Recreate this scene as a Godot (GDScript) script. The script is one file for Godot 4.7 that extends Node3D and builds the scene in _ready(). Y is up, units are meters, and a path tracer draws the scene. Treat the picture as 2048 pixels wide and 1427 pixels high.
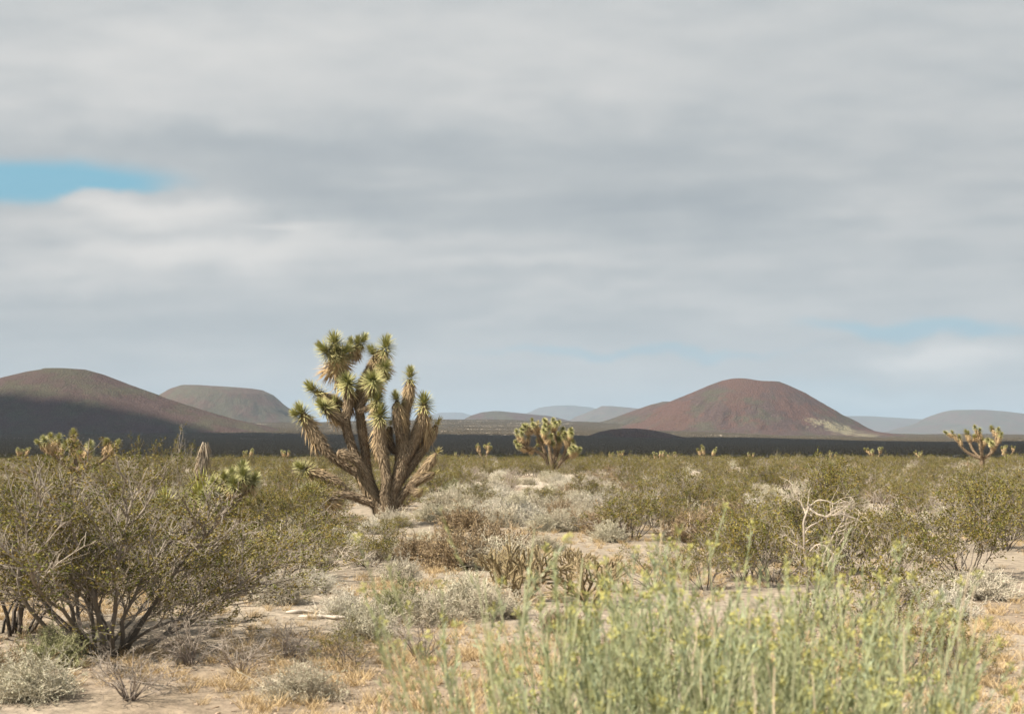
extends Node3D
# A desert plain with Joshua trees, creosote scrub and cinder cones under a broken overcast.
# Photo pixels (2048 x 1427) are turned into directions; distances come from the ground that each thing stands on.

const FOCAL := 2560.0
const HORIZON := 890.0
const EYE := 1.6
const DIP := 1.7
var pitch := atan((HORIZON - 713.5) / FOCAL)
var sun_dir := Vector3(-0.62, 0.74, 0.25).normalized()   # towards the sun

var noise := FastNoiseLite.new()
var taken := {}
var mats := {}


# ------------------------------------------------------------------ mesh collecting
class Shape:
	var v := PackedVector3Array()
	var c := PackedColorArray()
	var f := PackedInt32Array()

	func tube(p: PackedVector3Array, r0: float, r1: float, sides: int, a: Color, b: Color) -> void:
		var n := p.size()
		var first := v.size()
		for k in n:
			var t := (p[mini(k + 1, n - 1)] - p[maxi(k - 1, 0)]).normalized()
			var s := t.cross(Vector3(0.31, 0.17, 0.94)).normalized()
			var u := s.cross(t)
			var w := float(k) / (n - 1)
			var r := lerpf(r0, r1, w)
			var col := a.lerp(b, w)
			for j in sides:
				var q := TAU * j / sides
				v.append(p[k] + (s * cos(q) + u * sin(q)) * r)
				c.append(col)
		for k in n - 1:
			for j in sides:
				var i0 := first + k * sides + j
				var i1 := first + k * sides + (j + 1) % sides
				f.append_array([i0, i1, i0 + sides, i1, i1 + sides, i0 + sides])

	func leaf(at: Vector3, dir: Vector3, side: Vector3, length: float, width: float, a: Color, b: Color) -> void:
		var i := v.size()
		var m := at + dir * length * 0.45
		v.append(at); v.append(m + side * width); v.append(at + dir * length); v.append(m - side * width)
		c.append(a); c.append(a); c.append(b); c.append(a)
		f.append_array([i, i + 1, i + 2, i, i + 2, i + 3])

	func blade(at: Vector3, dir: Vector3, side: Vector3, droop: Vector3, length: float, width: float, a: Color, b: Color) -> void:
		var i := v.size()
		var m := at + dir * length * 0.5 + droop * 0.25
		var up := side.cross(dir) * width * 0.35
		v.append(at - side * width * 0.6); v.append(at + side * width * 0.6)
		v.append(m - side * width * 0.5 + up); v.append(m + side * width * 0.5 + up)
		v.append(at + dir * length + droop)
		var mid := a.lerp(b, 0.35)
		c.append(a); c.append(a); c.append(mid); c.append(mid); c.append(b)
		f.append_array([i, i + 1, i + 3, i, i + 3, i + 2, i + 2, i + 3, i + 4])

	func arrays() -> Array:
		var a := []
		a.resize(Mesh.ARRAY_MAX)
		a[Mesh.ARRAY_VERTEX] = v
		a[Mesh.ARRAY_COLOR] = c
		a[Mesh.ARRAY_INDEX] = f
		return a

	func mesh(m: Material) -> ArrayMesh:
		var o := ArrayMesh.new()
		o.add_surface_from_arrays(Mesh.PRIMITIVE_TRIANGLES, arrays())
		o.surface_set_material(0, m)
		return o

	func smooth(m: Material) -> ArrayMesh:
		var st := SurfaceTool.new()
		st.create_from_arrays(arrays())
		st.generate_normals()
		var o := st.commit()
		o.surface_set_material(0, m)
		return o


# ------------------------------------------------------------------ small helpers
func ray(px: float, py: float) -> Vector3:
	return Basis(Vector3.RIGHT, pitch) * Vector3((px - 1024.0) / FOCAL, (713.5 - py) / FOCAL, -1.0)

func spot(px: float, py: float) -> Vector3:          # the point of the ground seen at that pixel
	var d := ray(px, py)
	var p := d * (-EYE / d.y)
	for k in 4:
		p = d * ((land(p.x, p.z) - EYE) / d.y)
	return Vector3(p.x, land(p.x, p.z), p.z)

func pixel(p: Vector3) -> Vector2:
	var q := Basis(Vector3.RIGHT, -pitch) * (p - Vector3(0, EYE, 0))
	return Vector2(1024.0 - q.x / q.z * FOCAL, 713.5 + q.y / q.z * FOCAL) if q.z < -0.1 else Vector2(-9999, -9999)

func along(table: Array, x: float) -> float:         # piecewise linear table of [x, value]
	if x <= table[0][0]:
		return table[0][1]
	for k in table.size() - 1:
		if x <= table[k + 1][0]:
			return lerpf(table[k][1], table[k + 1][1], (x - table[k][0]) / (table[k + 1][0] - table[k][0]))
	return table[-1][1]

var fan_top := [[-3000, 866.0], [100, 850.0], [600, 846.0], [900, 840.0], [1150, 843.0], [1400, 855.0], [1700, 868.0], [1950, 871.0], [5000, 871.0]]

func land(x: float, z: float) -> float:              # height of the ground
	var d := sqrt(x * x + z * z)
	var h := noise.get_noise_2d(x * 9.0, z * 9.0) * 0.09 * clampf(d / 12.0, 0.2, 1.0) + noise.get_noise_2d(x * 40.0, z * 40.0) * 0.025
	if d < 700.0:
		return h - DIP * smoothstep(60.0, 320.0, d)
	var px := 1024.0 + FOCAL * x / maxf(-z, 0.25 * d)
	var top := along(fan_top, px)
	var t := (d - 700.0) / 3000.0
	var flat := HORIZON + (EYE + DIP) * FOCAL / minf(d, 3700.0)
	var y := lerpf(flat, top, smoothstep(0.0, 1.0, clampf(t, 0, 1)) * 0.5 + clampf(t, 0, 1) * 0.5)
	var rise := EYE + (HORIZON - y) / FOCAL * minf(d, 3700.0)
	return h + rise + noise.get_noise_2d(x * 0.35, z * 0.35) * clampf((d - 700.0) / 3000.0, 0, 1) * 5.0

func numbered(called: String) -> String:
	var n: int = taken.get(called, 0)
	taken[called] = n + 1
	return called if n == 0 else "%s_%03d" % [called, n]

func tag(o: Node3D, label: String, category: String, group := "", kind := "") -> Node3D:
	o.set_meta("label", label)
	if category: o.set_meta("category", category)
	if group: o.set_meta("group", group)
	if kind: o.set_meta("kind", kind)
	return o

func thing(called: String, label: String, category: String, at: Vector3, turn := 0.0, group := "") -> Node3D:
	var o := Node3D.new()
	o.name = numbered(called)
	add_child(o)
	o.position = at
	o.rotation.y = turn
	return tag(o, label, category, group)

func part(called: String, m: Mesh, parent: Node3D) -> MeshInstance3D:
	var o := MeshInstance3D.new()
	o.mesh = m
	o.name = called
	parent.add_child(o, true)
	return o

func structure(called: String, m: Mesh, label: String) -> MeshInstance3D:
	var o := MeshInstance3D.new()
	o.mesh = m
	o.name = numbered(called)
	add_child(o)
	o.set_meta("label", label)
	o.set_meta("kind", "structure")
	return o

func paint(rough := 0.9, through := 0.0) -> StandardMaterial3D:       # plain matt surface coloured by its vertices
	var m := StandardMaterial3D.new()
	m.vertex_color_use_as_albedo = true
	m.roughness = rough
	m.metallic_specular = 0.25
	if through > 0.0:
		m.backlight_enabled = true
		m.backlight = Color(through, through, through)
	return m

func noise_tex(size: int, freq: float, seed_: int, lo: float, hi: float, octaves := 4, steep := 0.35) -> NoiseTexture2D:
	var n := FastNoiseLite.new()
	n.seed = seed_
	n.frequency = freq
	n.fractal_octaves = octaves
	var g := Gradient.new()
	g.offsets = PackedFloat32Array([0.5 - steep, 0.5 + steep])
	g.colors = PackedColorArray([Color(lo, lo, lo), Color(hi, hi, hi)])
	var t := NoiseTexture2D.new()
	t.width = size; t.height = size
	t.seamless = true
	t.normalize = true
	t.noise = n
	t.color_ramp = g
	return t

func rnd_dir(r: RandomNumberGenerator) -> Vector3:
	return Vector3(r.randfn(), r.randfn(), r.randfn()).normalized()

func path(r: RandomNumberGenerator, at: Vector3, dir: Vector3, length: float, n: int, wobble: float, lift: float) -> PackedVector3Array:
	var p := PackedVector3Array([at])
	for k in n:
		dir = (dir + Vector3(r.randfn(), r.randfn(), r.randfn()) * wobble + Vector3.UP * lift).normalized()
		at += dir * length / n
		p.append(at)
	return p

func on_path(p: PackedVector3Array, t: float) -> Array:             # [point, direction]
	var s := t * (p.size() - 1)
	var k := mini(int(s), p.size() - 2)
	return [p[k].lerp(p[k + 1], s - k), (p[k + 1] - p[k]).normalized()]


# ------------------------------------------------------------------ shrubs: each returns [wood shape, leaf shape or null]
func creosote(s: int, height: float, stems: int, side: int, twigs: int, leaves: int, leaf_len: float, spread: float, bare: float, tone: float) -> Array:
	var r := RandomNumberGenerator.new()
	r.seed = s
	var wood := Shape.new()
	var fol := Shape.new()
	var dark := Color(0.06, 0.052, 0.045)
	var grey := Color(0.27, 0.235, 0.20)
	var pale := Color(0.46, 0.41, 0.35)
	var olive := [Color(0.13, 0.112, 0.023), Color(0.088, 0.08, 0.019), Color(0.165, 0.122, 0.03), Color(0.108, 0.114, 0.027), Color(0.19, 0.165, 0.05)]
	for k in stems:
		var a := TAU * (k + r.randf_range(-0.4, 0.4)) / stems
		var tilt := deg_to_rad(r.randf_range(6.0, spread))
		var out := Vector3(cos(a), 0, sin(a))
		var dir := out * sin(tilt) + Vector3.UP * cos(tilt)
		var length := height * r.randf_range(0.72, 1.12)
		var stem := path(r, out * r.randf_range(0.02, 0.1) * height - Vector3.UP * 0.05, dir, length, 9, 0.17, 0.035)
		var thick := r.randf_range(0.006, 0.0115) * height * height
		wood.tube(stem, thick, thick * 0.28, 5 if leaf_len < 0.02 else 3, dark.lerp(grey, r.randf() * 0.35), grey)
		for j in side:
			var at := on_path(stem, r.randf_range(0.3, 0.98))
			var bdir: Vector3 = (at[1] + rnd_dir(r) * 0.85 + out * 0.25 + Vector3.UP * 0.18).normalized()
			var blen := height * r.randf_range(0.2, 0.42)
			var br := path(r, at[0], bdir, blen, 5, 0.17, 0.05)
			var dead := r.randf() < bare
			wood.tube(br, thick * 0.38, thick * 0.14, 3, grey.lerp(dark, r.randf() * 0.5), pale if dead else grey)
			for i in twigs:
				var u := on_path(br, r.randf_range(0.25, 1.0))
				var tdir: Vector3 = (u[1] + rnd_dir(r) * 0.75 + Vector3.UP * 0.22).normalized()
				var tlen := height * r.randf_range(0.07, 0.16)
				var tw := path(r, u[0], tdir, tlen, 3, 0.18, 0.03)
				wood.tube(tw, thick * 0.16, thick * 0.09, 3, grey, pale if dead else grey)
				if dead:
					continue
				var base: Color = olive[r.randi() % 5] * r.randf_range(0.8, 1.2) * tone
				for q in leaves:
					var w := on_path(tw, clampf(0.25 + 0.8 * sqrt(r.randf()), 0, 1))
					var d := rnd_dir(r)
					var ld: Vector3 = (d + w[1] * 0.6).normalized()
					var sd := ld.cross(rnd_dir(r)).normalized()
					var col: Color = base * r.randf_range(0.75, 1.35)
					fol.leaf(w[0] + d * leaf_len * 0.7, ld, sd, leaf_len * r.randf_range(0.7, 1.35), leaf_len * 0.34, col, col)
	return [wood, fol]

func bursage(s: int, radius: float, height: float, n: int, thick: float, stem: Color, leafy: float, leaf_col: Color) -> Array:
	var r := RandomNumberGenerator.new()
	r.seed = s
	var wood := Shape.new()
	var fol := Shape.new()
	for k in n:
		var q := r.randf() * TAU
		var e := acos(r.randf_range(0.02, 1.0))
		var dir := Vector3(cos(q) * sin(e), cos(e), sin(q) * sin(e))
		var lump := 1.0 + 0.6 * noise.get_noise_3d(dir.x * 130.0 + s * 37.0, dir.y * 130.0, dir.z * 130.0)
		var reach := lerpf(radius, height, dir.y) * r.randf_range(0.62, 1.05) * lump
		var st := path(r, Vector3(r.randfn(), 0, r.randfn()) * radius * 0.15 - Vector3.UP * 0.03, dir, reach, 5, 0.2, 0.03)
		var hi := stem * r.randf_range(0.6, 1.15)
		wood.tube(st, thick * 1.5, thick * 0.8, 3, hi, hi)
		for j in 11:
			var w := on_path(st, r.randf_range(0.3, 1.0))
			var tw := path(r, w[0], (dir * 0.55 + rnd_dir(r) + Vector3.UP * 0.25).normalized(), radius * r.randf_range(0.1, 0.24), 2, 0.25, 0.05)
			var tone := hi * r.randf_range(0.8, 1.2)
			wood.tube(tw, thick * 0.85, thick * 0.5, 3, tone, tone)
			for i in 2:
				var b := on_path(tw, r.randf_range(0.3, 1.0))
				wood.tube(PackedVector3Array([b[0], b[0] + (b[1] * 0.6 + rnd_dir(r)).normalized() * radius * r.randf_range(0.05, 0.11)]), thick * 0.55, thick * 0.4, 3, tone, tone)
			if r.randf() < leafy:
				for i in 4:
					var ld := (rnd_dir(r) + Vector3.UP * 0.4).normalized()
					fol.leaf(tw[0].lerp(tw[2], r.randf_range(0.3, 1.0)), ld, ld.cross(rnd_dir(r)).normalized(), 0.045, 0.012, leaf_col * r.randf_range(0.7, 1.3), leaf_col)
	return [wood, fol if leafy > 0.0 else null]

func bare_bush(s: int, height: float, stems: int, curl: float, thick: float, dark: Color, pale: Color) -> Array:     # leafless twisted branches
	var r := RandomNumberGenerator.new()
	r.seed = s
	var wood := Shape.new()
	for k in stems:
		var a := TAU * (k + r.randf()) / stems
		var tilt := r.randf_range(0.1, 0.85)
		var dir := Vector3(cos(a) * sin(tilt), cos(tilt), sin(a) * sin(tilt))
		var st := path(r, Vector3(cos(a), -0.6, sin(a)) * 0.05, dir, height * r.randf_range(0.75, 1.15), 8, curl, 0.02)
		wood.tube(st, thick, thick * 0.45, 5, dark, pale)
		for j in 6:
			var at := on_path(st, r.randf_range(0.3, 1.0))
			var br := path(r, at[0], (at[1] + rnd_dir(r)).normalized(), height * r.randf_range(0.2, 0.5), 6, curl * 1.2, -0.02)
			wood.tube(br, thick * 0.45, thick * 0.2, 4, pale.lerp(dark, r.randf() * 0.4), pale)
			for i in 5:
				var u := on_path(br, r.randf_range(0.2, 1.0))
				wood.tube(path(r, u[0], (u[1] + rnd_dir(r)).normalized(), height * r.randf_range(0.07, 0.2), 4, curl, 0.0), thick * 0.2, thick * 0.09, 3, pale, pale)
	return [wood, null]

func cholla(s: int, height: float, joints: int) -> Array:
	var r := RandomNumberGenerator.new()
	r.seed = s
	var body := Shape.new()
	var spines := Shape.new()
	var open := []
	for k in 7:
		var a := TAU * (k + r.randf()) / 7.0
		open.append([Vector3(cos(a), 0, sin(a)) * 0.05 - Vector3.UP * 0.03, Vector3(cos(a) * 0.6, 0.8, sin(a) * 0.6).normalized(), height * 0.28, 0.016])
	var n := 0
	while n < joints and open.size():
		var j: Array = open.pop_front()
		n += 1
		var d: Vector3 = j[1]
		var p := path(r, j[0], d, j[2], 3, 0.1, 0.03)
		var tone := r.randf_range(0.75, 1.2)
		body.tube(p, j[3] * 0.85, j[3], 6, Color(0.185, 0.15, 0.09) * tone, Color(0.26, 0.205, 0.12) * tone)
		body.tube(PackedVector3Array([p[3], p[3] + (p[3] - p[2]).normalized() * j[3] * 0.8]), j[3], j[3] * 0.2, 6, Color(0.27, 0.235, 0.13) * tone, Color(0.3, 0.25, 0.14) * tone)
		for k in 34:
			var w := on_path(p, r.randf())
			var sd: Vector3 = rnd_dir(r)
			sd = (sd - w[1] * sd.dot(w[1])).normalized()
			var ld: Vector3 = (sd + rnd_dir(r) * 0.5).normalized()
			spines.leaf(w[0] + sd * j[3] * 0.9, ld, w[1], r.randf_range(0.012, 0.024), 0.0011, Color(0.5, 0.4, 0.25), Color(0.58, 0.48, 0.32))
		for k in (2 if r.randf() < 0.62 else 1):
			var nd: Vector3 = (d + rnd_dir(r) * 0.8 + Vector3.UP * 0.22).normalized()
			open.append([on_path(p, 0.92 if k == 0 else r.randf_range(0.45, 0.9))[0], nd, height * r.randf_range(0.1, 0.21), maxf(j[3] * 0.93, 0.0085)])
	return [body, spines]

func rabbitbrush(s: int, height: float, radius: float, stems: int) -> Array:
	var r := RandomNumberGenerator.new()
	r.seed = s
	var wood := Shape.new()
	var fol := Shape.new()
	var buds := Shape.new()
	var blue := Color(0.30, 0.355, 0.245)
	var green := Color(0.34, 0.345, 0.16)
	var gold := Color(0.45, 0.42, 0.13)
	for k in stems:
		var a := r.randf() * TAU
		var q := sqrt(r.randf())
		var base := Vector3(cos(a), 0, sin(a)) * radius * 0.35 * q - Vector3.UP * 0.04
		var dir := (Vector3(cos(a), 0, sin(a)) * q * 0.5 + Vector3.UP).normalized()
		var len := height * r.randf_range(0.8, 1.12) * (1.0 - 0.12 * q)
		var st := path(r, base, dir, len, 7, 0.06, 0.06)
		wood.tube(st, 0.0045, 0.0016, 4, Color(0.44, 0.36, 0.25), Color(0.40, 0.42, 0.26))
		if r.randf() < 0.06:
			wood.tube(path(r, st[7], Vector3.UP, 0.14, 3, 0.08, 0.0), 0.0024, 0.0014, 3, Color(0.56, 0.47, 0.34), Color(0.6, 0.5, 0.36))
		var shade := r.randf_range(0.8, 1.2)
		var mix_ := r.randf()
		for i in 7:
			var up := r.randf_range(0.2, 0.97)
			var at := on_path(st, up)
			var sub := path(r, at[0], (at[1] + rnd_dir(r) * 0.42).normalized(), height * r.randf_range(0.09, 0.22), 4, 0.06, 0.1)
			var withered := 0.85 if r.randf() < 0.75 - up else 0.0
			wood.tube(sub, 0.0018, 0.001, 3, Color(0.38, 0.40, 0.25), Color(0.34, 0.38, 0.2))
			for j in 26:
				var w := on_path(sub, r.randf_range(0.1, 1.0))
				var ld: Vector3 = (w[1] * 0.95 + rnd_dir(r) * 0.62).normalized()
				var col := blue.lerp(green, clampf(mix_ + r.randf_range(-0.3, 0.3), 0, 1)).lerp(Color(0.42, 0.36, 0.24), withered) * shade * r.randf_range(0.8, 1.2)
				fol.leaf(w[0], ld, ld.cross(rnd_dir(r)).normalized(), r.randf_range(0.02, 0.04), 0.0017, col, col)
			if up > 0.82 and r.randf() < 0.6:
				for j in 20:
					var ld := (rnd_dir(r) + Vector3.UP * 0.8).normalized()
					buds.leaf(sub[4] + rnd_dir(r) * 0.012, ld, ld.cross(rnd_dir(r)).normalized(), 0.016, 0.0026, green.lerp(gold, r.randf()), gold * r.randf_range(0.8, 1.15))
	return [wood, fol, buds]

func far_bush(s: int, n: int, size: float, tones: Array) -> Shape:                    # a bush a metre high for the distance: clumps of leaf faces on a few stems
	var r := RandomNumberGenerator.new()
	r.seed = s
	var o := Shape.new()
	for k in 6:
		var a := r.randf() * TAU
		o.tube(PackedVector3Array([Vector3.DOWN * 0.05, Vector3(cos(a) * 0.4, 0.8, sin(a) * 0.4)]), 0.012, 0.006, 3, Color(0.1, 0.085, 0.07), Color(0.3, 0.26, 0.21))
	for k in n:
		var d := rnd_dir(r)
		d.y = absf(d.y)
		var p := Vector3(d.x * 0.62, 0.12 + d.y * 0.85, d.z * 0.62) * r.randf_range(0.6, 1.05)
		var col: Color = tones[r.randi() % tones.size()]
		var ld := (d + rnd_dir(r)).normalized()
		o.leaf(p, ld, ld.cross(rnd_dir(r)).normalized(), size * r.randf_range(0.7, 1.4), size * 0.3, col * r.randf_range(0.7, 1.3), col)
	return o


# ------------------------------------------------------------------ Joshua trees
var rosettes := []        # [green mesh, dead mesh] pairs, axis +Y, leaves about 0.22 m
var dry_rosettes := []

func make_rosette(s: int, green: int, dead: int, dry: bool, width := 0.0155) -> Array:
	var r := RandomNumberGenerator.new()
	r.seed = s
	var g := Shape.new()
	var d := Shape.new()
	for k in green:
		var a := k * 2.39996 + r.randfn() * 0.15
		var t := float(k) / green
		var e := 0.12 + 1.95 * pow(t, 0.8) + r.randfn() * 0.09
		var dir := Vector3(cos(a) * sin(e), cos(e), sin(a) * sin(e))
		var at := Vector3(0, 0.07 - 0.16 * t, 0) + Vector3(dir.x, 0, dir.z) * 0.028
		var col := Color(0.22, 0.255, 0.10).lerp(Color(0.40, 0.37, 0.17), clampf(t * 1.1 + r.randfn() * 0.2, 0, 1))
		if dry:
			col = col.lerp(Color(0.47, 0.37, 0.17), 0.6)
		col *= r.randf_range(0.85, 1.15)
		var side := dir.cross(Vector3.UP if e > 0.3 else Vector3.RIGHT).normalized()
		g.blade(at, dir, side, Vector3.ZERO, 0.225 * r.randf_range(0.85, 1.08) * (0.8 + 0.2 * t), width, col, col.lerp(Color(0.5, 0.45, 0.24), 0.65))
	for k in dead:
		var a := r.randf() * TAU
		var t := r.randf()
		var e := r.randf_range(2.0, 2.85)
		var dir := Vector3(cos(a) * sin(e), cos(e), sin(a) * sin(e))
		var at := Vector3(0, -0.08 - 0.3 * t, 0) + Vector3(cos(a), 0, sin(a)) * 0.042
		var col := Color(0.55, 0.42, 0.245).lerp(Color(0.38, 0.275, 0.16), t * 0.8 + r.randf() * 0.2) * r.randf_range(0.8, 1.25)
		d.blade(at, dir, dir.cross(Vector3.UP).normalized(), Vector3.DOWN * 0.03, 0.22 * r.randf_range(0.75, 1.1), width * 0.95, col, col * 1.1)
	return [g.mesh(mats.yucca), d.mesh(mats.straw)]

func bark(s: int, p: PackedVector3Array, r: PackedFloat32Array, sides: int, shag: float, step: float) -> Shape:      # rough limb: furrowed tube with clinging dead leaf stubs
	var rng := RandomNumberGenerator.new()
	rng.seed = s
	# resample by Catmull-Rom
	var q := PackedVector3Array()
	var qr := PackedFloat32Array()
	var n := p.size()
	for k in n - 1:
		var m := maxi(2, int(p[k].distance_to(p[k + 1]) / step))
		for j in m:
			var t := float(j) / m
			q.append(p[k].cubic_interpolate(p[k + 1], p[maxi(k - 1, 0)], p[mini(k + 2, n - 1)], t))
			qr.append(lerpf(r[k], r[k + 1], t))
	q.append(p[n - 1]); qr.append(r[n - 1])
	var o := Shape.new()
	var m := q.size()
	for k in m:
		var t := (q[mini(k + 1, m - 1)] - q[maxi(k - 1, 0)]).normalized()
		var sd := t.cross(Vector3(0.13, 0.07, 0.99)).normalized()
		var u := sd.cross(t)
		for j in sides:
			var a := TAU * j / sides
			var d := sd * cos(a) + u * sin(a)
			var e := q[k] + d * qr[k]
			var rough := noise.get_noise_3d(e.x * 900.0, e.y * 300.0, e.z * 900.0)
			var rough2 := noise.get_noise_3d(e.x * 260.0, e.y * 200.0, e.z * 260.0 + 91.0)
			o.v.append(q[k] + d * qr[k] * (1.0 + 0.2 * rough + 0.22 * rough2 + rng.randf_range(-0.05, 0.05)))
			o.c.append(Color(0.17, 0.125, 0.085) * (1.0 + 0.5 * rough2 + rng.randf_range(-0.2, 0.2)))
	for k in m - 1:
		for j in sides:
			var i0 := k * sides + j
			var i1 := k * sides + (j + 1) % sides
			o.f.append_array([i0, i1, i0 + sides, i1, i1 + sides, i0 + sides])
	var tip := o.v.size()
	o.v.append(q[m - 1] + (q[m - 1] - q[m - 2]).normalized() * qr[m - 1] * 0.4)
	o.c.append(Color(0.3, 0.24, 0.17))
	for j in sides:
		o.f.append_array([(m - 1) * sides + j, (m - 1) * sides + (j + 1) % sides, tip])
	# flakes and stubs of old leaves, pointing down the limb
	for k in m - 1:
		var t := (q[k + 1] - q[k]).normalized()
		var amount := int(shag * q[k].distance_to(q[k + 1]) * qr[k] * 42000.0 * (0.4 + 0.6 * k / m))
		for j in amount:
			var d := rnd_dir(rng)
			d = (d - t * d.dot(t)).normalized()
			var at := q[k].lerp(q[k + 1], rng.randf()) + d * qr[k] * 0.93
			var dir := (-t * 0.9 + d * rng.randf_range(0.1, 0.75) + Vector3.DOWN * 0.25 + rnd_dir(rng) * 0.25).normalized()
			var col := Color(0.35, 0.275, 0.19).lerp(Color(0.11, 0.083, 0.058), rng.randf()) * rng.randf_range(0.75, 1.35)
			var old := pow(float(k) / m, 2.0) * (1.0 if qr[m - 1] < 0.6 * qr[0] else 0.3)        # leaves that still hang on the young end of the limb
			col = col.lerp(Color(0.44, 0.33, 0.2), old * 0.6)
			o.leaf(at, dir, dir.cross(d).normalized(), rng.randf_range(0.04, 0.115) * (1.0 + old), 0.0052 + 0.003 * old, col, col * 1.15)
	return o

func put_rosette(parent: Node3D, at: Vector3, axis: Vector3, size: float, kind: int, dry := false, skirt := 1.0) -> void:
	var pair: Array = dry_rosettes[kind % dry_rosettes.size()] if dry else rosettes[kind % rosettes.size()]
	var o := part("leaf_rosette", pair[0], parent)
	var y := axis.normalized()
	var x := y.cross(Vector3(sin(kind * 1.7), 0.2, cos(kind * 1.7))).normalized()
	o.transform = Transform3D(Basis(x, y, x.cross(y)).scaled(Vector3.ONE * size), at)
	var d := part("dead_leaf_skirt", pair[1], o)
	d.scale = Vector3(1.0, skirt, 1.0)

func limb(parent: Node3D, called: String, s: int, pts: Array, sides := 12, shag := 1.0, step := 0.04) -> PackedVector3Array:
	var p := PackedVector3Array()
	var r := PackedFloat32Array()
	for a in pts:
		p.append(Vector3(a[0], a[1], a[2]))
		r.append(a[3])
	part(called, bark(s, p, r, sides, shag, step).mesh(mats.bark), parent)
	return p

func simple_joshua(at: Vector3, height: float, s: int, tips: int, label: String, group: String, spread := 0.75) -> Node3D:
	var r := RandomNumberGenerator.new()
	r.seed = s
	var t := thing("joshua_tree", label, "Joshua tree", at, r.randf() * TAU, group)
	var fork := height * r.randf_range(0.25, 0.4)
	limb(t, "trunk", s, [[0, -0.15, 0, 0.14], [0.02, fork * 0.5, 0.03, 0.11], [0, fork, 0, 0.1]], 8, 0.25, 0.12)
	var arms := clampi(tips / 3, 3, 6)
	var n := 0
	for k in arms:
		var a := TAU * (k + r.randf_range(-0.25, 0.25)) / arms
		var out := Vector3(cos(a), 0, sin(a))
		var h := height * r.randf_range(0.72, 0.95)
		var reach := height * spread * r.randf_range(0.3, 0.62)
		var p0 := Vector3(0, fork * 0.85, 0)
		var p1 := p0 + out * reach * 0.55 + Vector3.UP * (h - fork) * 0.3
		var p2 := out * reach + Vector3.UP * h * 0.9
		limb(t, "limb", s + k, [[p0.x, p0.y, p0.z, 0.08], [p1.x, p1.y, p1.z, 0.062], [p2.x, p2.y, p2.z, 0.045]], 7, 0.25, 0.14)
		put_rosette(t, p2 + Vector3.UP * 0.06, (p2 - p1).normalized() + Vector3.UP * 0.3, r.randf_range(0.85, 1.1), s + k)
		n += 1
		for j in maxi(1, tips / arms - 1):
			var b := p1.lerp(p2, r.randf_range(0.1, 0.85))
			var e := b + (out * r.randf_range(-0.4, 0.8) + rnd_dir(r) * 0.8 + Vector3.UP * 0.9).normalized() * height * r.randf_range(0.14, 0.26)
			limb(t, "limb", s + k * 7 + j, [[b.x, b.y, b.z, 0.05], [e.x, e.y, e.z, 0.04]], 6, 0.25, 0.14)
			put_rosette(t, e + Vector3.UP * 0.05, (e - b).normalized() + Vector3.UP * 0.25, r.randf_range(0.75, 1.05), s + k * 3 + j)
			n += 1
	return t


# ------------------------------------------------------------------ hills: rings stacked between a left and a right outline (photo pixels at a given distance)
func hill(called: String, label: String, dist: float, left: Array, right: Array, deep: float, levels: int, segs: int, gully: float, look: Callable, bowl := 0.0, sag := 0.0) -> void:
	var o := Shape.new()
	var y0: float = maxf(left[0][1], right[0][1])
	var y1: float = minf(left[-1][1], right[-1][1])
	var lt := []
	var rt := []
	for a in left: lt.push_front([a[1], a[0]])
	for a in right: rt.push_front([a[1], a[0]])
	var rows := levels + (8 if bowl > 0.0 else 0)
	var top_r := 0.0
	for k in rows + 1:
		var t := minf(float(k) / levels, 1.0)
		var y := lerpf(y0, y1, t)
		var xl := (along(lt, y) - 1024.0) / FOCAL * dist
		var xr := (along(rt, y) - 1024.0) / FOCAL * dist
		var h := EYE + (HORIZON - y) / FOCAL * dist
		var c := (xl + xr) * 0.5
		var rx := (xr - xl) * 0.5
		var inner := 1.0
		if k > levels:
			var q := float(k - levels) / 8.0
			inner = 1.0 - q * 0.99
			h -= bowl * smoothstep(0.0, 0.8, q)
		for j in segs:
			var a := TAU * j / segs
			var ca := cos(a)
			var sa := sin(a)
			var g := noise.get_noise_3d(ca * 230.0 + dist, sa * 230.0, h * 0.8) + 0.45 * noise.get_noise_3d(ca * 800.0, sa * 800.0 + dist, h * 3.0)
			var fade := sin(PI * clampf(t * 0.9 + 0.08, 0, 1))
			var rr := (1.0 + g * gully * fade) * inner
			var p := Vector3(c + ca * rx * rr, h + noise.get_noise_3d(ca * 90.0, sa * 90.0, dist) * bowl * 0.5 * t - sag * smoothstep(-0.8, 0.3, ca) * pow(t, 30.0), -dist + sa * rx * deep * rr)
			o.v.append(p)
			o.c.append(look.call(p, t, a, Vector2(1024.0 + p.x / dist * FOCAL, HORIZON - (p.y - EYE) / dist * FOCAL)))     # place on the hill, measured across its middle
	for k in rows:
		for j in segs:
			var i0 := k * segs + j
			var i1 := k * segs + (j + 1) % segs
			o.f.append_array([i0, i1, i0 + segs, i1, i1 + segs, i0 + segs])
	var tip := o.v.size()
	var mid := Vector3.ZERO
	for j in segs: mid += o.v[rows * segs + j] / segs
	o.v.append(mid); o.c.append(o.c[rows * segs])
	for j in segs:
		o.f.append_array([rows * segs + j, rows * segs + (j + 1) % segs, tip])
	structure(called, o.smooth(mats.hill), label)

func cinder(p: Vector3, _t: float, _a: float, _q: Vector2, red: Color, grey: Color, bias: float) -> Color:
	var n := noise.get_noise_3d(p.x * 0.9, p.y * 1.6, p.z * 0.9) + 0.5 * noise.get_noise_3d(p.x * 4.0, p.y * 4.0, p.z * 4.0)
	return grey.lerp(red, smoothstep(-0.35, 0.35, n + bias)) * (1.0 + 0.35 * noise.get_noise_3d(p.x * 12.0, p.y * 12.0, p.z * 12.0))


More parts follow.
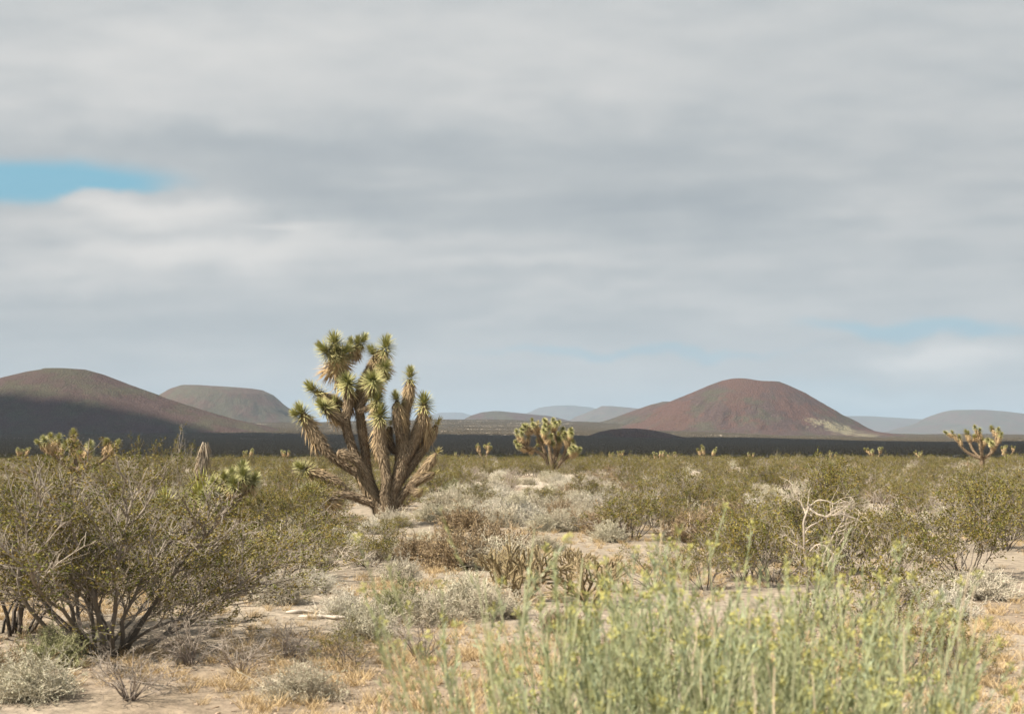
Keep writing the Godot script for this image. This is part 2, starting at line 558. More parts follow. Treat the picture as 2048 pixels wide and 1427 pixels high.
# ------------------------------------------------------------------ the sky
func blob(x: float, y: float, cx: float, cy: float, rx: float, ry: float) -> float:
	var a := (x - cx) / rx
	var b := (y - cy) / ry
	return exp(-(a * a + b * b))

func make_sky() -> ImageTexture:
	var w := 2048
	var h := 1024
	var pad := 8
	var im := Image.create(w + 2 * pad, h, false, Image.FORMAT_RGBF)
	im.fill(Color(0.33, 0.30, 0.26))
	var n1 := FastNoiseLite.new(); n1.seed = 11; n1.frequency = 0.5; n1.fractal_octaves = 5
	var n2 := FastNoiseLite.new(); n2.seed = 23; n2.frequency = 0.16; n2.fractal_octaves = 3
	var dark := Vector3(0.385, 0.425, 0.455)
	var mid := Vector3(0.485, 0.515, 0.53)
	var lite := Vector3(0.76, 0.745, 0.72)
	var blue := Vector3(0.21, 0.49, 0.64)
	for row in h / 2 + 2:
		var el := PI * (0.5 - (row + 0.5) / h)
		var cy := cos(el)
		var sy := sin(el)
		for col in w + 2 * pad:
			var az := wrapf(TAU * (col - pad + 0.5) / w, -PI, PI)          # the first column looks along -z
			var dx := sin(az) * cy
			var dz := -cos(az) * cy
			var k := 1.0 / (maxf(sy, 0.0) + 0.07)
			var px := dx * k
			var pz := dz * k
			var wx := n2.get_noise_2d(px * 3.0, pz * 3.0) * 1.1
			var s := n1.get_noise_2d(px * 0.75 + wx, pz * 1.5)
			var broad := n2.get_noise_2d(px * 2.2 + 40.0, pz * 3.4 + 7.0)
			var lightness := 0.12 + s * 0.62 + broad * 0.75
			var open := smoothstep(0.46, 0.7, -broad * 1.1 - s * 0.35) * 0.8       # gaps with blue behind
			# the clouds that stand in view
			if absf(az) < 0.75 and el < 0.6:
				var x := 1024.0 + tan(az) * FOCAL
				var y := HORIZON - tan(el) / cos(az) * FOCAL
				var fine := n1.get_noise_2d(x * 0.006, y * 0.022)
				var xx := x + fine * 90.0
				var yy := y + n1.get_noise_2d(x * 0.008 + 50.0, y * 0.01) * 34.0
				var inside := smoothstep(0.75, 0.5, absf(az)) * smoothstep(0.6, 0.42, el)
				var streak := n1.get_noise_2d(x * 0.0035 + 9.0, y * 0.05 + x * 0.002)
				var l := 0.14 + fine * 0.24 + streak * 0.17 * smoothstep(250.0, 450.0, y)
				l += 0.42 * blob(xx, yy, 330, 150, 420, 95)
				l += 0.28 * blob(xx, yy, 1180, 165, 330, 70)
				l += 0.25 * blob(xx, yy, 700, 40, 900, 80)
				l += 0.78 * blob(xx, yy, 300, 420, 210, 34)
				l += 0.3 * blob(xx, yy, 440, 400, 60, 30)
				l += 0.8 * blob(xx, yy, 330, 505, 380, 42)
				l += 0.28 * blob(xx, yy, 800, 478, 420, 26)
				l += 0.45 * blob(x, y + (x - 560) * 0.02, 570, 449, 70, 6)
				l += 0.35 * blob(xx, yy, 160, 570, 170, 22)
				l -= 0.36 * blob(xx, yy, 1350, 420, 420, 62)
				l -= 0.34 * blob(xx, yy, 640, 385, 220, 60)
				l -= 0.3 * blob(xx, yy, 360, 285, 420, 34)
				l -= 0.22 * blob(xx, yy, 1100, 290, 600, 60)
				l -= 0.16 * blob(xx, yy, 500, 650, 600, 45)
				l += 0.3 * blob(xx, yy, 1790, 430, 110, 38)
				l += 0.3 * blob(xx, yy, 1090, 520, 200, 15)
				l += 0.26 * blob(xx, yy, 1240, 577, 170, 14)
				l += 0.24 * blob(xx, yy, 1030, 627, 130, 12)
				l += 0.18 * blob(xx, yy, 1450, 610, 300, 18)
				l += 1.0 * blob(xx, yy, 1900, 715, 130, 26)
				l += 0.7 * blob(xx, yy, 1740, 797, 130, 18)
				l += 0.12 * blob(xx, yy, 900, 760, 800, 40)
				var gap := 1.15 * blob(x + fine * 30.0, y + fine * 14.0, 60, 358 + (x - 100) * 0.02, 300, 46) - 0.85 * blob(xx, yy, 290, 402, 150, 24)
				var o := 0.92 * smoothstep(0.22, 0.8, gap)
				o = maxf(o, 0.55 * smoothstep(0.25, 0.85, blob(xx, yy, 1850, 655, 240, 24)))
				o = maxf(o, 0.38 * smoothstep(0.2, 0.8, blob(xx, yy, 1280, 704, 330, 12)))
				o = maxf(o, 0.25 * smoothstep(0.2, 0.9, blob(xx, yy, 1600, 800, 400, 40)))
				lightness = lerpf(lightness, l, inside)
				open = lerpf(open, o, inside)
			lightness = clampf(lightness, -0.55, 1.0)
			var c := mid.lerp(lite, lightness) if lightness > 0.0 else mid.lerp(dark, -lightness / 0.5)
			c = c.lerp(Vector3(0.58, 0.63, 0.645), 0.75 * exp(-maxf(el, 0.0) / 0.06) )
			c = c.lerp(blue.lerp(Vector3(0.42, 0.60, 0.68), exp(-maxf(el, 0.0) / 0.11)), open)
			im.set_pixel(col, row, Color(c.x, c.y, c.z))
	im.resize((w + 2 * pad) * 2, h * 2, Image.INTERPOLATE_CUBIC)
	return ImageTexture.create_from_image(im.get_region(Rect2i(pad * 2, 0, w * 2, h * 2)))


# ------------------------------------------------------------------ the scene
func _ready() -> void:
	# camera
	var cam := Camera3D.new()
	cam.name = "camera"
	cam.fov = rad_to_deg(2.0 * atan(713.5 / FOCAL))
	cam.near = 0.1
	cam.far = 80000.0
	cam.position = Vector3(0, EYE, 0)
	cam.rotation.x = pitch
	var optics := CameraAttributesPhysical.new()
	optics.frustum_focal_length = 50.0
	optics.exposure_aperture = 5.0
	optics.frustum_focus_distance = 24.0
	optics.frustum_near = 0.1
	optics.frustum_far = 80000.0
	cam.attributes = optics
	add_child(cam)
	cam.far = 80000.0
	cam.fov = rad_to_deg(2.0 * atan(713.5 / FOCAL))
	# sky, haze, exposure
	var env := Environment.new()
	env.background_mode = Environment.BG_SKY
	var panorama := PanoramaSkyMaterial.new()
	panorama.panorama = make_sky()
	env.sky = Sky.new()
	env.sky.sky_material = panorama
	env.background_energy_multiplier = 0.565
	env.tonemap_mode = Environment.TONE_MAPPER_LINEAR
	env.tonemap_exposure = 1.95
	env.fog_enabled = true
	env.fog_density = 0.00008
	env.fog_light_color = Color(0.80, 0.90, 1.0)
	env.sdfgi_enabled = true
	env.ssao_enabled = true
	env.ssil_enabled = true
	var we := WorldEnvironment.new()
	we.name = "world_environment"
	we.environment = env
	add_child(we)
	# sun
	var sun := DirectionalLight3D.new()
	sun.name = "sun"
	sun.light_energy = 1.6
	sun.light_color = Color(1.0, 0.955, 0.88)
	sun.light_angular_distance = 0.55
	sun.shadow_enabled = true
	add_child(sun)
	sun.look_at_from_position(Vector3.ZERO, -sun_dir, Vector3.UP)

	noise.seed = 5
	noise.frequency = 0.01
	noise.fractal_octaves = 4
	make_materials()
	make_land()
	make_clouds()
	make_hills()
	make_hero_tree()
	make_other_trees()
	make_shrubs()
	make_litter()


func make_materials() -> void:
	mats.wood = paint(0.9)
	mats.leaf = paint(0.6, 0.25)
	mats.yucca = paint(0.5, 0.12)
	mats.straw = paint(0.8, 0.2)
	mats.spine = paint(0.7, 0.3)
	mats.cloud = paint(1.0, 0.8)
	mats.stone = paint(0.95)
	mats.bark = paint(0.95)
	var g := paint(0.97)
	g.albedo_texture = noise_tex(1024, 0.012, 3, 0.80, 1.0, 6)
	g.uv1_triplanar = true
	g.uv1_world_triplanar = true
	g.uv1_scale = Vector3(0.37, 0.37, 0.37)
	g.heightmap_enabled = true
	g.heightmap_texture = noise_tex(1024, 0.02, 8, 0.0, 1.0, 6)
	g.heightmap_scale = 1.3
	mats.ground = g
	var hm := paint(0.98)
	hm.albedo_texture = noise_tex(1024, 0.05, 9, 0.62, 1.0, 3, 0.2)
	hm.uv1_triplanar = true
	hm.uv1_world_triplanar = true
	hm.uv1_scale = Vector3(0.006, 0.006, 0.006)
	hm.heightmap_enabled = true
	hm.heightmap_texture = noise_tex(1024, 0.03, 19, 0.0, 1.0, 4)
	hm.heightmap_scale = 160.0
	mats.hill = hm
	for k in 7:
		rosettes.append(make_rosette(100 + k, 190, 170, false))
	for k in 3:
		dry_rosettes.append(make_rosette(150 + k, 60, 90, true))


func make_land() -> void:
	var o := Shape.new()
	var az := PackedFloat32Array()
	var a := -180.0
	while a < 180.0:
		az.append(deg_to_rad(a))
		a += 0.25 if absf(a + 0.01) < 30.0 else 5.0
	var n := az.size()
	var rows := 0
	var d := 1.6
	var sand := Color(0.53, 0.46, 0.375)
	var gravel := Color(0.25, 0.205, 0.155)
	while d < 34000.0:
		for k in n:
			var x := sin(az[k]) * d
			var z := -cos(az[k]) * d
			o.v.append(Vector3(x, land(x, z), z))
			var m := noise.get_noise_2d(x * 14.0, z * 14.0)
			var near := sand.lerp(Color(0.40, 0.315, 0.235), smoothstep(0.05, 0.35, m)) * (1.0 + 0.18 * noise.get_noise_2d(x * 70.0, z * 70.0))
			o.c.append(near.lerp(gravel, 0.6 * smoothstep(0.1, 0.3, noise.get_noise_2d(x * 1.3 + 700.0, z * 1.3))))
		rows += 1
		d *= 1.034 if d > 30.0 else 1.028
	for k in rows - 1:
		for j in n:
			var i0 := k * n + j
			var i1 := k * n + (j + 1) % n
			o.f.append_array([i0, i1, i0 + n, i1, i1 + n, i0 + n])
	o.v.append(Vector3(0, land(0, 0), 0)); o.c.append(sand)
	for j in n:
		o.f.append_array([j, (j + 1) % n, o.v.size() - 1])
	structure("ground", o.smooth(mats.ground), "pale sandy desert ground of the wide plain")


func cloud(at: Vector3, size: Vector3, s: int, label: String) -> void:          # a flat-bottomed cloud high over the plain
	var o := Shape.new()
	var rows := 26
	var segs := 96
	for k in rows + 1:
		var e := PI * k / rows
		for j in segs:
			var a := TAU * j / segs
			var d := Vector3(cos(a) * sin(e), cos(e), sin(a) * sin(e))
			var q := 1.0 + 0.28 * noise.get_noise_3d(d.x * 110.0 + s, d.y * 60.0, d.z * 110.0) + 0.16 * noise.get_noise_3d(d.x * 420.0, d.y * 300.0 + s, d.z * 420.0)
			var p := d * q * size
			if p.y < 0.0: p.y *= 0.35
			o.v.append(p)
			o.c.append(Color(0.86, 0.87, 0.88))
	for k in rows:
		for j in segs:
			var i0 := k * segs + j
			var i1 := k * segs + (j + 1) % segs
			o.f.append_array([i0, i1, i0 + segs, i1, i1 + segs, i0 + segs])
	structure("cloud", o.smooth(mats.cloud), label).position = at

func make_clouds() -> void:
	var up := sun_dir * (4500.0 / sun_dir.y)
	cloud(Vector3(-150, 5, -1060) + up, Vector3(3000, 130, 890), 3, "long grey cloud high over the plain that shades the flats")
	cloud(Vector3(-1020, 40, -2100) + up, Vector3(620, 110, 275), 9, "grey cloud high over the red hill that shades its foot")


func make_hills() -> void:
	var red := Color(0.132, 0.09, 0.08)
	var rust := Color(0.165, 0.095, 0.075)
	var scrub := Color(0.125, 0.112, 0.078)
	var tan := Color(0.36, 0.32, 0.21)
	var near_red := func(p, t, a, q): return cinder(p, t, a, q, red, scrub, 0.1)
	var dull := func(p, t, a, q): return cinder(p, t, a, q, Color(0.17, 0.115, 0.09), Color(0.15, 0.135, 0.095), 0.0)
	var brown := func(p, t, a, q): return cinder(p, t, a, q, Color(0.15, 0.095, 0.075), Color(0.12, 0.105, 0.075), 0.1)
	var cone := func(p: Vector3, t: float, a: float, q: Vector2):
		var c: Color = cinder(p, t, a, q, red, scrub, 0.12)
		var w := noise.get_noise_3d(p.x * 5.0, p.y * 7.0, p.z * 5.0)
		# patches of rust red cinder and one pale grass scar
		c = c.lerp(rust, 0.8 * smoothstep(-0.02, 0.16, noise.get_noise_3d(p.x * 0.8 + 155.0, p.y * 1.5, p.z * 0.8) + 0.4 * w))
		var scar := smoothstep(34.0, 20.0, absf(q.x - (1612.0 + (q.y - 850.0) * 2.4)) + w * 70.0) * smoothstep(838.0, 846.0, q.y + w * 20.0) * smoothstep(884.0, 872.0, q.y + w * 16.0)
		return c.lerp(tan, scar * 0.85)
	# far, pale ranges
	hill("hill", "faint flat hill on the horizon behind the tall Joshua tree", 15000, [[700, 880], [830, 836], [880, 826]], [[1020, 880], [960, 836], [925, 825]], 0.8, 14, 60, 0.08, dull)
	hill("hill", "pale mesa hill on the horizon behind the low brown hills", 13000, [[980, 880], [1052, 828], [1078, 815], [1110, 812]], [[1300, 880], [1230, 828], [1185, 815], [1150, 811]], 0.8, 18, 80, 0.08, dull)
	hill("hill", "hazy pointed hill between the pale mesa and the red cone", 8500, [[1060, 880], [1150, 836], [1190, 818], [1203, 813]], [[1460, 880], [1380, 836], [1290, 818], [1225, 812]], 0.8, 18, 90, 0.1, dull)
	hill("hill", "long low hazy ridge in the valley beyond the red cone", 11000, [[1400, 880], [1560, 845], [1690, 833]], [[2250, 880], [1960, 846], [1740, 832]], 0.5, 12, 90, 0.06, dull)
	hill("hill", "rounded hazy hill rising from the valley beyond the red cone", 8000, [[1690, 885], [1835, 846], [1862, 833], [1885, 824], [1905, 820]], [[2330, 885], [2150, 848], [2080, 833], [2010, 823], [1975, 820]], 0.8, 18, 110, 0.08, dull)
	# middle distance
	hill("hill", "low reddish hills beyond the small Joshua tree", 5200, [[850, 880], [915, 846], [940, 831], [965, 824], [985, 822]], [[1220, 880], [1150, 845], [1100, 832], [1040, 826], [1000, 822]], 0.7, 24, 140, 0.14, near_red)
	hill("hill", "grey flat-topped cinder cone behind the long red hill", 4200, [[180, 890], [260, 835], [318, 792], [340, 778], [362, 770]], [[720, 895], [640, 862], [597, 836], [570, 812], [545, 790], [522, 779.5], [495, 776], [440, 772.5], [400, 770]], 0.8, 50, 240, 0.06, dull)
	hill("hill", "dark scrubby shoulder hill leaning against the red cone", 3650, [[1040, 890], [1150, 860], [1225, 838], [1270, 820], [1305, 808], [1325, 804]], [[1700, 890], [1560, 860], [1480, 838], [1420, 820], [1385, 808], [1345, 803]], 0.6, 30, 160, 0.12, brown)
	hill("hill", "big red cinder cone with a dipped crater rim", 3000, [[940, 912], [1120, 882], [1225, 861], [1260, 846], [1300, 822], [1340, 803], [1385, 785], [1420, 770], [1445, 761], [1462, 757.5]], [[2150, 912], [1960, 888], [1830, 876], [1735, 863], [1690, 838], [1650, 812], [1610, 787], [1580, 772], [1563, 763.5], [1559, 757.5]], 0.85, 90, 420, 0.06, cone, 0.0, 7.5)
	hill("hill", "long red hill with dark foot beside the grey cone", 2500, [[-620, 905], [-420, 870], [-200, 825], [-80, 785], [0, 757], [50, 744], [85, 738]], [[760, 905], [600, 872], [520, 851], [440, 834], [400, 820], [340, 801], [300, 785], [250, 767], [205, 749], [170, 739], [135, 736.5]], 0.62, 70, 320, 0.08, near_red)
	hill("hill", "low dark mound at the foot of the red cone", 2000, [[1010, 908], [1120, 886], [1170, 876], [1200, 863], [1225, 858], [1245, 856.5]], [[1560, 908], [1420, 884], [1370, 876], [1330, 865], [1300, 859], [1275, 857]], 0.7, 26, 160, 0.1, brown)


# ------------------------------------------------------------------ the tall Joshua tree, traced from the photograph at 25.6 m (100 photo pixels are one metre there)
func make_hero_tree() -> void:
	var foot := spot(772, 1050)
	var t := thing("joshua_tree", "tall many-limbed Joshua tree with shaggy trunks rising from the sandy scrub", "Joshua tree", foot)
	var scale_ := -foot.z / FOCAL / 3.397
	var off := Vector2(755.0, 1392.0)
	var pt := func(x: float, y: float, z: float, r: float) -> Array: return [(x - off.x) * scale_, (off.y - y) * scale_, z, r * scale_]
	var limbs := [
		["trunk", [[755, 1420, 0, 100], [735, 1330, 0.02, 82], [690, 1235, 0.05, 66], [640, 1150, 0.08, 62], [600, 1070, 0.1, 58], [560, 1030, 0.1, 42]]],
		["trunk", [[790, 1415, 0.02, 78], [790, 1310, 0.05, 62], [800, 1200, 0.1, 56], [835, 1080, 0.1, 62], [858, 980, 0.05, 68], [868, 860, 0.0, 72], [868, 740, 0.0, 58], [880, 620, 0.0, 44], [903, 500, 0.02, 36], [914, 410, 0.04, 26]]],
		["limb", [[600, 1060, 0.1, 50], [530, 1020, 0.14, 40], [455, 968, 0.2, 40], [385, 915, 0.26, 40], [330, 845, 0.3, 42], [285, 775, 0.3, 46], [235, 700, 0.3, 40], [200, 640, 0.3, 26]]],
		["limb", [[690, 1190, 0.0, 52], [640, 1090, -0.06, 46], [615, 970, -0.1, 44], [600, 850, -0.12, 42], [580, 730, -0.12, 44], [565, 620, -0.14, 42], [560, 510, -0.16, 36], [575, 430, -0.2, 30], [615, 350, -0.22, 26], [655, 280, -0.2, 26], [715, 210, -0.16, 24]]],
		["limb", [[640, 1120, 0.14, 46], [612, 1020, 0.26, 42], [565, 955, 0.36, 40], [500, 918, 0.42, 40], [445, 905, 0.46, 38]]],
		["limb", [[580, 990, 0.06, 40], [530, 880, 0.05, 42], [492, 770, 0.03, 44], [478, 680, 0.02, 44], [492, 590, 0.02, 46], [493, 510, 0.06, 38], [492, 450, 0.12, 28]]],
		["limb", [[500, 540, -0.06, 30], [475, 430, -0.1, 32], [445, 340, -0.08, 36], [420, 270, -0.02, 34], [405, 200, 0.04, 26]]],
		["limb", [[430, 290, -0.08, 24], [495, 235, -0.2, 22], [540, 175, -0.24, 20]]],
		["limb", [[478, 700, 0.1, 34], [425, 665, 0.16, 32], [370, 630, 0.22, 30], [345, 600, 0.24, 24]]],
		["limb", [[455, 680, 0.0, 26], [425, 630, -0.05, 22], [408, 585, -0.08, 18]]],
		["limb", [[470, 600, -0.1, 28], [400, 540, -0.12, 26], [330, 515, -0.12, 26], [265, 490, -0.1, 22]]],
		["limb", [[570, 620, 0.0, 32], [610, 540, 0.14, 28], [650, 470, 0.22, 28], [668, 430, 0.28, 22]]],
		["limb", [[620, 420, 0.02, 24], [690, 370, -0.05, 22], [730, 330, -0.02, 18]]],
		["limb", [[590, 620, 0.1, 28], [650, 590, 0.18, 26], [695, 560, 0.22, 20]]],
		["limb", [[775, 1290, 0.18, 58], [750, 1170, 0.2, 50], [765, 1080, 0.2, 46], [745, 970, 0.18, 48], [722, 860, 0.18, 54], [712, 760, 0.2, 50], [718, 660, 0.22, 28]]],
		["limb", [[840, 900, 0.05, 36], [790, 870, -0.1, 34], [768, 800, -0.14, 36], [772, 730, -0.16, 30]]],
		["limb", [[850, 800, 0.14, 40], [832, 700, 0.2, 40], [828, 610, 0.2, 34], [830, 555, 0.2, 20]]],
		["limb", [[865, 980, 0.05, 52], [910, 880, 0.02, 56], [955, 790, 0.02, 56], [990, 700, 0.06, 52], [1005, 630, 0.08, 40], [1010, 570, 0.08, 22]]],
		["limb", [[850, 1090, -0.02, 46], [920, 990, -0.12, 46], [985, 890, -0.2, 44], [1045, 790, -0.24, 40], [1088, 722, -0.24, 24]]],
		["limb", [[805, 1270, 0.06, 50], [865, 1190, 0.1, 42], [930, 1115, 0.12, 40], [1000, 1040, 0.16, 40], [1055, 965, 0.18, 36], [1095, 912, 0.2, 20]]],
		["limb", [[950, 1105, 0.16, 32], [1010, 1075, 0.24, 32], [1085, 1040, 0.28, 20]]],
		["limb", [[925, 1120, 0.16, 30], [965, 1165, 0.24, 32], [1010, 1155, 0.3, 16]]],
		["limb", [[660, 1235, 0.1, 50], [570, 1205, 0.16, 40], [500, 1170, 0.2, 36], [440, 1105, 0.24, 34], [370, 1065, 0.26, 34], [290, 1035, 0.28, 34], [225, 1012, 0.28, 24]]],
		["limb", [[560, 1200, 0.2, 30], [470, 1180, 0.36, 30], [390, 1185, 0.46, 30], [305, 1165, 0.5, 24]]],
		["limb", [[410, 1190, 0.42, 22], [355, 1225, 0.44, 22], [330, 1255, 0.44, 12]]],
	]
	var n := 0
	for l in limbs:
		var pts := []
		for a in l[1]:
			pts.append(pt.call(a[0], a[1], a[2], a[3] * (0.65 if a[1] < 1300 else 0.72)))
		limb(t, l[0], 300 + n, pts, 18 if l[0] == "trunk" else 14, 1.0, 0.03)
		n += 1
	# tips: x, y, depth, axis x, axis y, axis z, size, dry, skirt
	var tips := [
		[400, 165, 0.06, -0.1, 1, 0.4, 1.2, 0, 1.0], [350, 215, 0.12, -0.8, 0.6, 0.5, 1.15, 0, 1.0], [455, 235, 0.08, 0.5, 0.6, 0.2, 1.15, 0, 1.0], [425, 300, 0.08, 0.0, 1, 0.4, 0.95, 1, 1.2], [410, 235, 0.12, -0.1, 0.9, 0.7, 0.95, 0, 1.2],
		[540, 160, -0.24, 0.1, 1, 0.2, 0.8, 0, 0.8], [575, 140, -0.26, 0.5, 0.9, 0.2, 0.85, 0, 0.8], [500, 165, -0.2, -0.1, 1, 0.1, 0.75, 0, 0.8],
		[738, 180, -0.14, 0.25, 1, 0.4, 1.12, 0, 1.0], [660, 225, -0.2, -0.5, 0.7, 0.2, 0.95, 0, 1.0], [735, 325, 0.0, 0.6, 0.8, 0.6, 0.85, 0, 0.8], [668, 425, 0.3, 0.1, 0.5, 1, 1.2, 0, 0.9], [725, 400, -0.1, 0.7, 0.2, -0.2, 0.75, 0, 0.8],
		[492, 435, 0.16, -0.05, 0.7, 0.8, 1.12, 0, 1.3], [250, 475, -0.1, -0.8, 0.8, 0.3, 1.02, 0, 1.0], [300, 500, -0.08, -0.6, 0.3, 0.3, 0.8, 1, 1.0], [340, 595, 0.26, -0.7, 0.8, 0.7, 0.95, 0, 1.0], [404, 575, -0.06, -0.2, 1, 0.4, 0.85, 0, 0.8],
		[698, 550, 0.24, 0.2, 1, 0.5, 0.88, 0, 0.9], [195, 640, 0.3, -0.5, 1, 0.3, 1.1, 0, 1.4], [165, 650, 0.3, -0.9, 0.6, 0.2, 0.8, 0, 1.0], [718, 650, 0.26, 0.05, 1, 0.5, 1.1, 0, 1.6], [772, 715, -0.16, 0.3, 1, 0.0, 0.6, 1, 1.2],
		[912, 385, 0.04, 0.05, 1, 0.2, 0.92, 0, 1.2], [915, 350, 0.04, 0.1, 1, 0.0, 0.4, 1, 0.4], [828, 545, 0.2, -0.25, 1, 0.2, 0.82, 0, 1.3], [1010, 570, 0.1, 0.05, 1, 0.4, 1.08, 0, 1.4], [1088, 715, -0.24, 0.6, 1, 0.1, 0.85, 1, 1.3], [1040, 690, -0.1, 0.5, 0.9, -0.2, 0.6, 1, 1.0],
		[1098, 905, 0.2, 0.6, 0.9, 0.2, 0.62, 1, 1.0], [1095, 1038, 0.28, 1, 0.25, 0.2, 0.6, 1, 1.2], [1015, 1150, 0.32, 0.7, 0.4, 0.6, 0.5, 1, 0.8], [205, 1005, 0.28, -0.8, 0.5, 0.3, 0.95, 0, 1.2], [275, 1160, 0.52, -0.8, 0.5, 0.4, 1.05, 0, 1.1], [340, 1135, 0.3, 0.2, 1, 0.1, 0.6, 0, 0.6], [330, 1260, 0.45, -0.1, -1, 0.3, 0.5, 1, 0.9],
	]
	n = 0
	for a in tips:
		var p: Array = pt.call(a[0], a[1], a[2], 1.0)
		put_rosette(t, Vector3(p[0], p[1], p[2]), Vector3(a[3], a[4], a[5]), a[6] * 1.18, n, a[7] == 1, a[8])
		n += 1


func make_other_trees() -> void:
	# the round-crowned tree beyond the clearing, traced at 72 m
	var foot := spot(1101, 947)
	var t := thing("joshua_tree", "round-crowned Joshua tree with many small rosettes standing alone on the plain", "Joshua tree", foot)
	var k := -foot.z / FOCAL / 11.893
	var pt := func(x: float, y: float, z: float) -> Vector3: return Vector3((x - 960.0) * k, (1395.0 - y) * k, z)
	var arms := [
		[[960, 1420, 0], [900, 1200, 0.05], [830, 1020, 0.1], [700, 900, 0.15], [540, 800, 0.2], [380, 760, 0.2]],
		[[950, 1420, 0], [890, 1150, -0.1], [850, 950, -0.15], [770, 750, -0.2], [690, 600, -0.2], [650, 380, -0.2]],
		[[970, 1420, 0], [990, 1150, 0.2], [950, 900, 0.3], [920, 720, 0.35], [870, 600, 0.4], [830, 420, 0.4]],
		[[985, 1420, 0], [1020, 1150, 0], [1060, 900, -0.05], [1090, 700, -0.1], [1050, 420, -0.15], [1060, 260, -0.2]],
		[[990, 1420, 0], [1060, 1130, -0.3], [1150, 880, -0.5], [1170, 680, -0.6], [1220, 500, -0.7]],
		[[1000, 1420, 0], [1100, 1230, 0.1], [1220, 1060, 0.2], [1320, 820, 0.3], [1360, 640, 0.35], [1400, 480, 0.4]],
		[[1000, 1420, 0], [1150, 1190, 0.15], [1330, 1020, 0.25], [1480, 890, 0.3], [1570, 830, 0.35]],
	]
	var joints := []
	var n := 0
	for a in arms:
		var pts := []
		for j in a.size():
			var p: Vector3 = pt.call(a[j][0], a[j][1], a[j][2])
			pts.append([p.x, p.y, p.z, lerpf(0.1, 0.045, float(j) / (a.size() - 1))])
			if j >= 2: joints.append(p)
		limb(t, "limb" if n else "trunk", 700 + n, pts, 9, 0.35, 0.09)
		n += 1
	var tips := [[535, 115], [825, 120], [1030, 120], [1150, 170], [660, 200], [545, 220], [1070, 200], [355, 255], [425, 240], [820, 260], [920, 300], [1010, 330], [1255, 330], [165, 390], [640, 400], [800, 370], [1430, 360], [275, 435], [300, 340], [1175, 440], [960, 490], [1310, 430], [1440, 440], [790, 480], [690, 570], [440, 500], [215, 560], [1100, 550], [1190, 560], [1260, 500], [1350, 520], [150, 640], [290, 650], [780, 590], [1000, 600], [1360, 620], [1490, 630], [205, 720], [625, 730], [340, 740], [740, 880], [1500, 770], [1430, 810], [1620, 810], [1565, 850], [1000, 660]]
	var r := RandomNumberGenerator.new()
	r.seed = 77
	n = 0
	for a in tips:
		var best: Vector3 = joints[0]
		for j in joints:
			var q: Vector3 = pt.call(a[0], a[1], j.z)
			if q.distance_to(j) + (0.4 if j.y > q.y - 0.05 else 0.0) < pt.call(a[0], a[1], best.z).distance_to(best) + (0.4 if best.y > q.y - 0.05 else 0.0):
				best = j
		var e: Vector3 = pt.call(a[0], a[1] + 20.0, best.z + r.randf_range(-0.45, 0.6))
		var m := best.lerp(e, 0.55) - Vector3.UP * 0.05
		limb(t, "limb", 760 + n, [[best.x, best.y, best.z, 0.045], [m.x, m.y, m.z, 0.04], [e.x, e.y, e.z, 0.04]], 6, 0.35, 0.12)
		put_rosette(t, e, (e - best).normalized() * 0.7 + Vector3.UP * 0.4 + Vector3(0, 0, 0.15), r.randf_range(0.95, 1.15), n, a[0] == 640 or a[0] == 660, 1.1)
		n += 1
	# smaller trees out on the plain: photo x, distance, height, rosettes, label
	var g := "small Joshua trees far out on the plain"
	var small := [
		[158, 48, 2.35, 16, "Joshua tree with clustered dark rosettes beyond the creosote with bare sprigs", "", 1.3], [1962, 68, 2.7, 18, "pale-limbed Joshua tree beside the creosote at the sandy bank", "", 0.9],
		[968, 130, 2.3, 12, "small Joshua tree with pale limbs between the two largest Joshua trees", "", 0.8], [1412, 105, 1.95, 6, "sparse Joshua tree with pale skirts and few rosettes below the red cone", "", 0.7],
		[573, 150, 1.75, 7, "", g, 0.7], [497, 120, 1.6, 5, "", g, 0.7], [912, 230, 1.7, 4, "", g, 0.5], [1241, 170, 1.75, 5, "", g, 0.5], [1221, 190, 1.5, 5, "", g, 0.7], [1318, 140, 1.7, 8, "", g, 0.9],
		[1345, 150, 1.5, 5, "", g, 0.8], [1662, 170, 1.7, 4, "", g, 0.7], [1747, 125, 1.8, 8, "", g, 0.8], [1836, 170, 1.7, 6, "", g, 0.6], [1140, 210, 1.6, 4, "", g, 0.6], [700, 190, 1.6, 5, "", g, 0.7], [1500, 200, 1.7, 5, "", g, 0.7], [2010, 140, 2.1, 8, "", g, 0.8], [45, 110, 2.0, 8, "", g, 0.8],
	]
	n = 0
	for a in small:
		var x := float(a[0] - 1024) / FOCAL * float(a[1])
		simple_joshua(Vector3(x, land(x, -a[1]), -a[1]), a[2], 900 + n * 13, a[3], a[4] if a[4] else "small distant Joshua tree poking above the creosote plain", a[5], a[6])
		n += 1
	# the dead drooping stalk and the yuccas beside the creosote
	var dead := spot(398, 985)
	dead.x = (398.0 - 1024.0) / FOCAL * 24.5; dead.z = -24.5; dead.y = land(dead.x, dead.z)
	var dt := thing("dead_joshua_tree", "dead grey Joshua tree stalk with hanging withered leaves behind the yucca", "Joshua tree", dead)
	limb(dt, "trunk", 55, [[0, -0.1, 0, 0.07], [-0.02, 0.7, 0, 0.06], [0.04, 1.3, 0, 0.05], [0.12, 1.62, 0, 0.05]], 9, 0.8, 0.05)
	var hang := Shape.new()
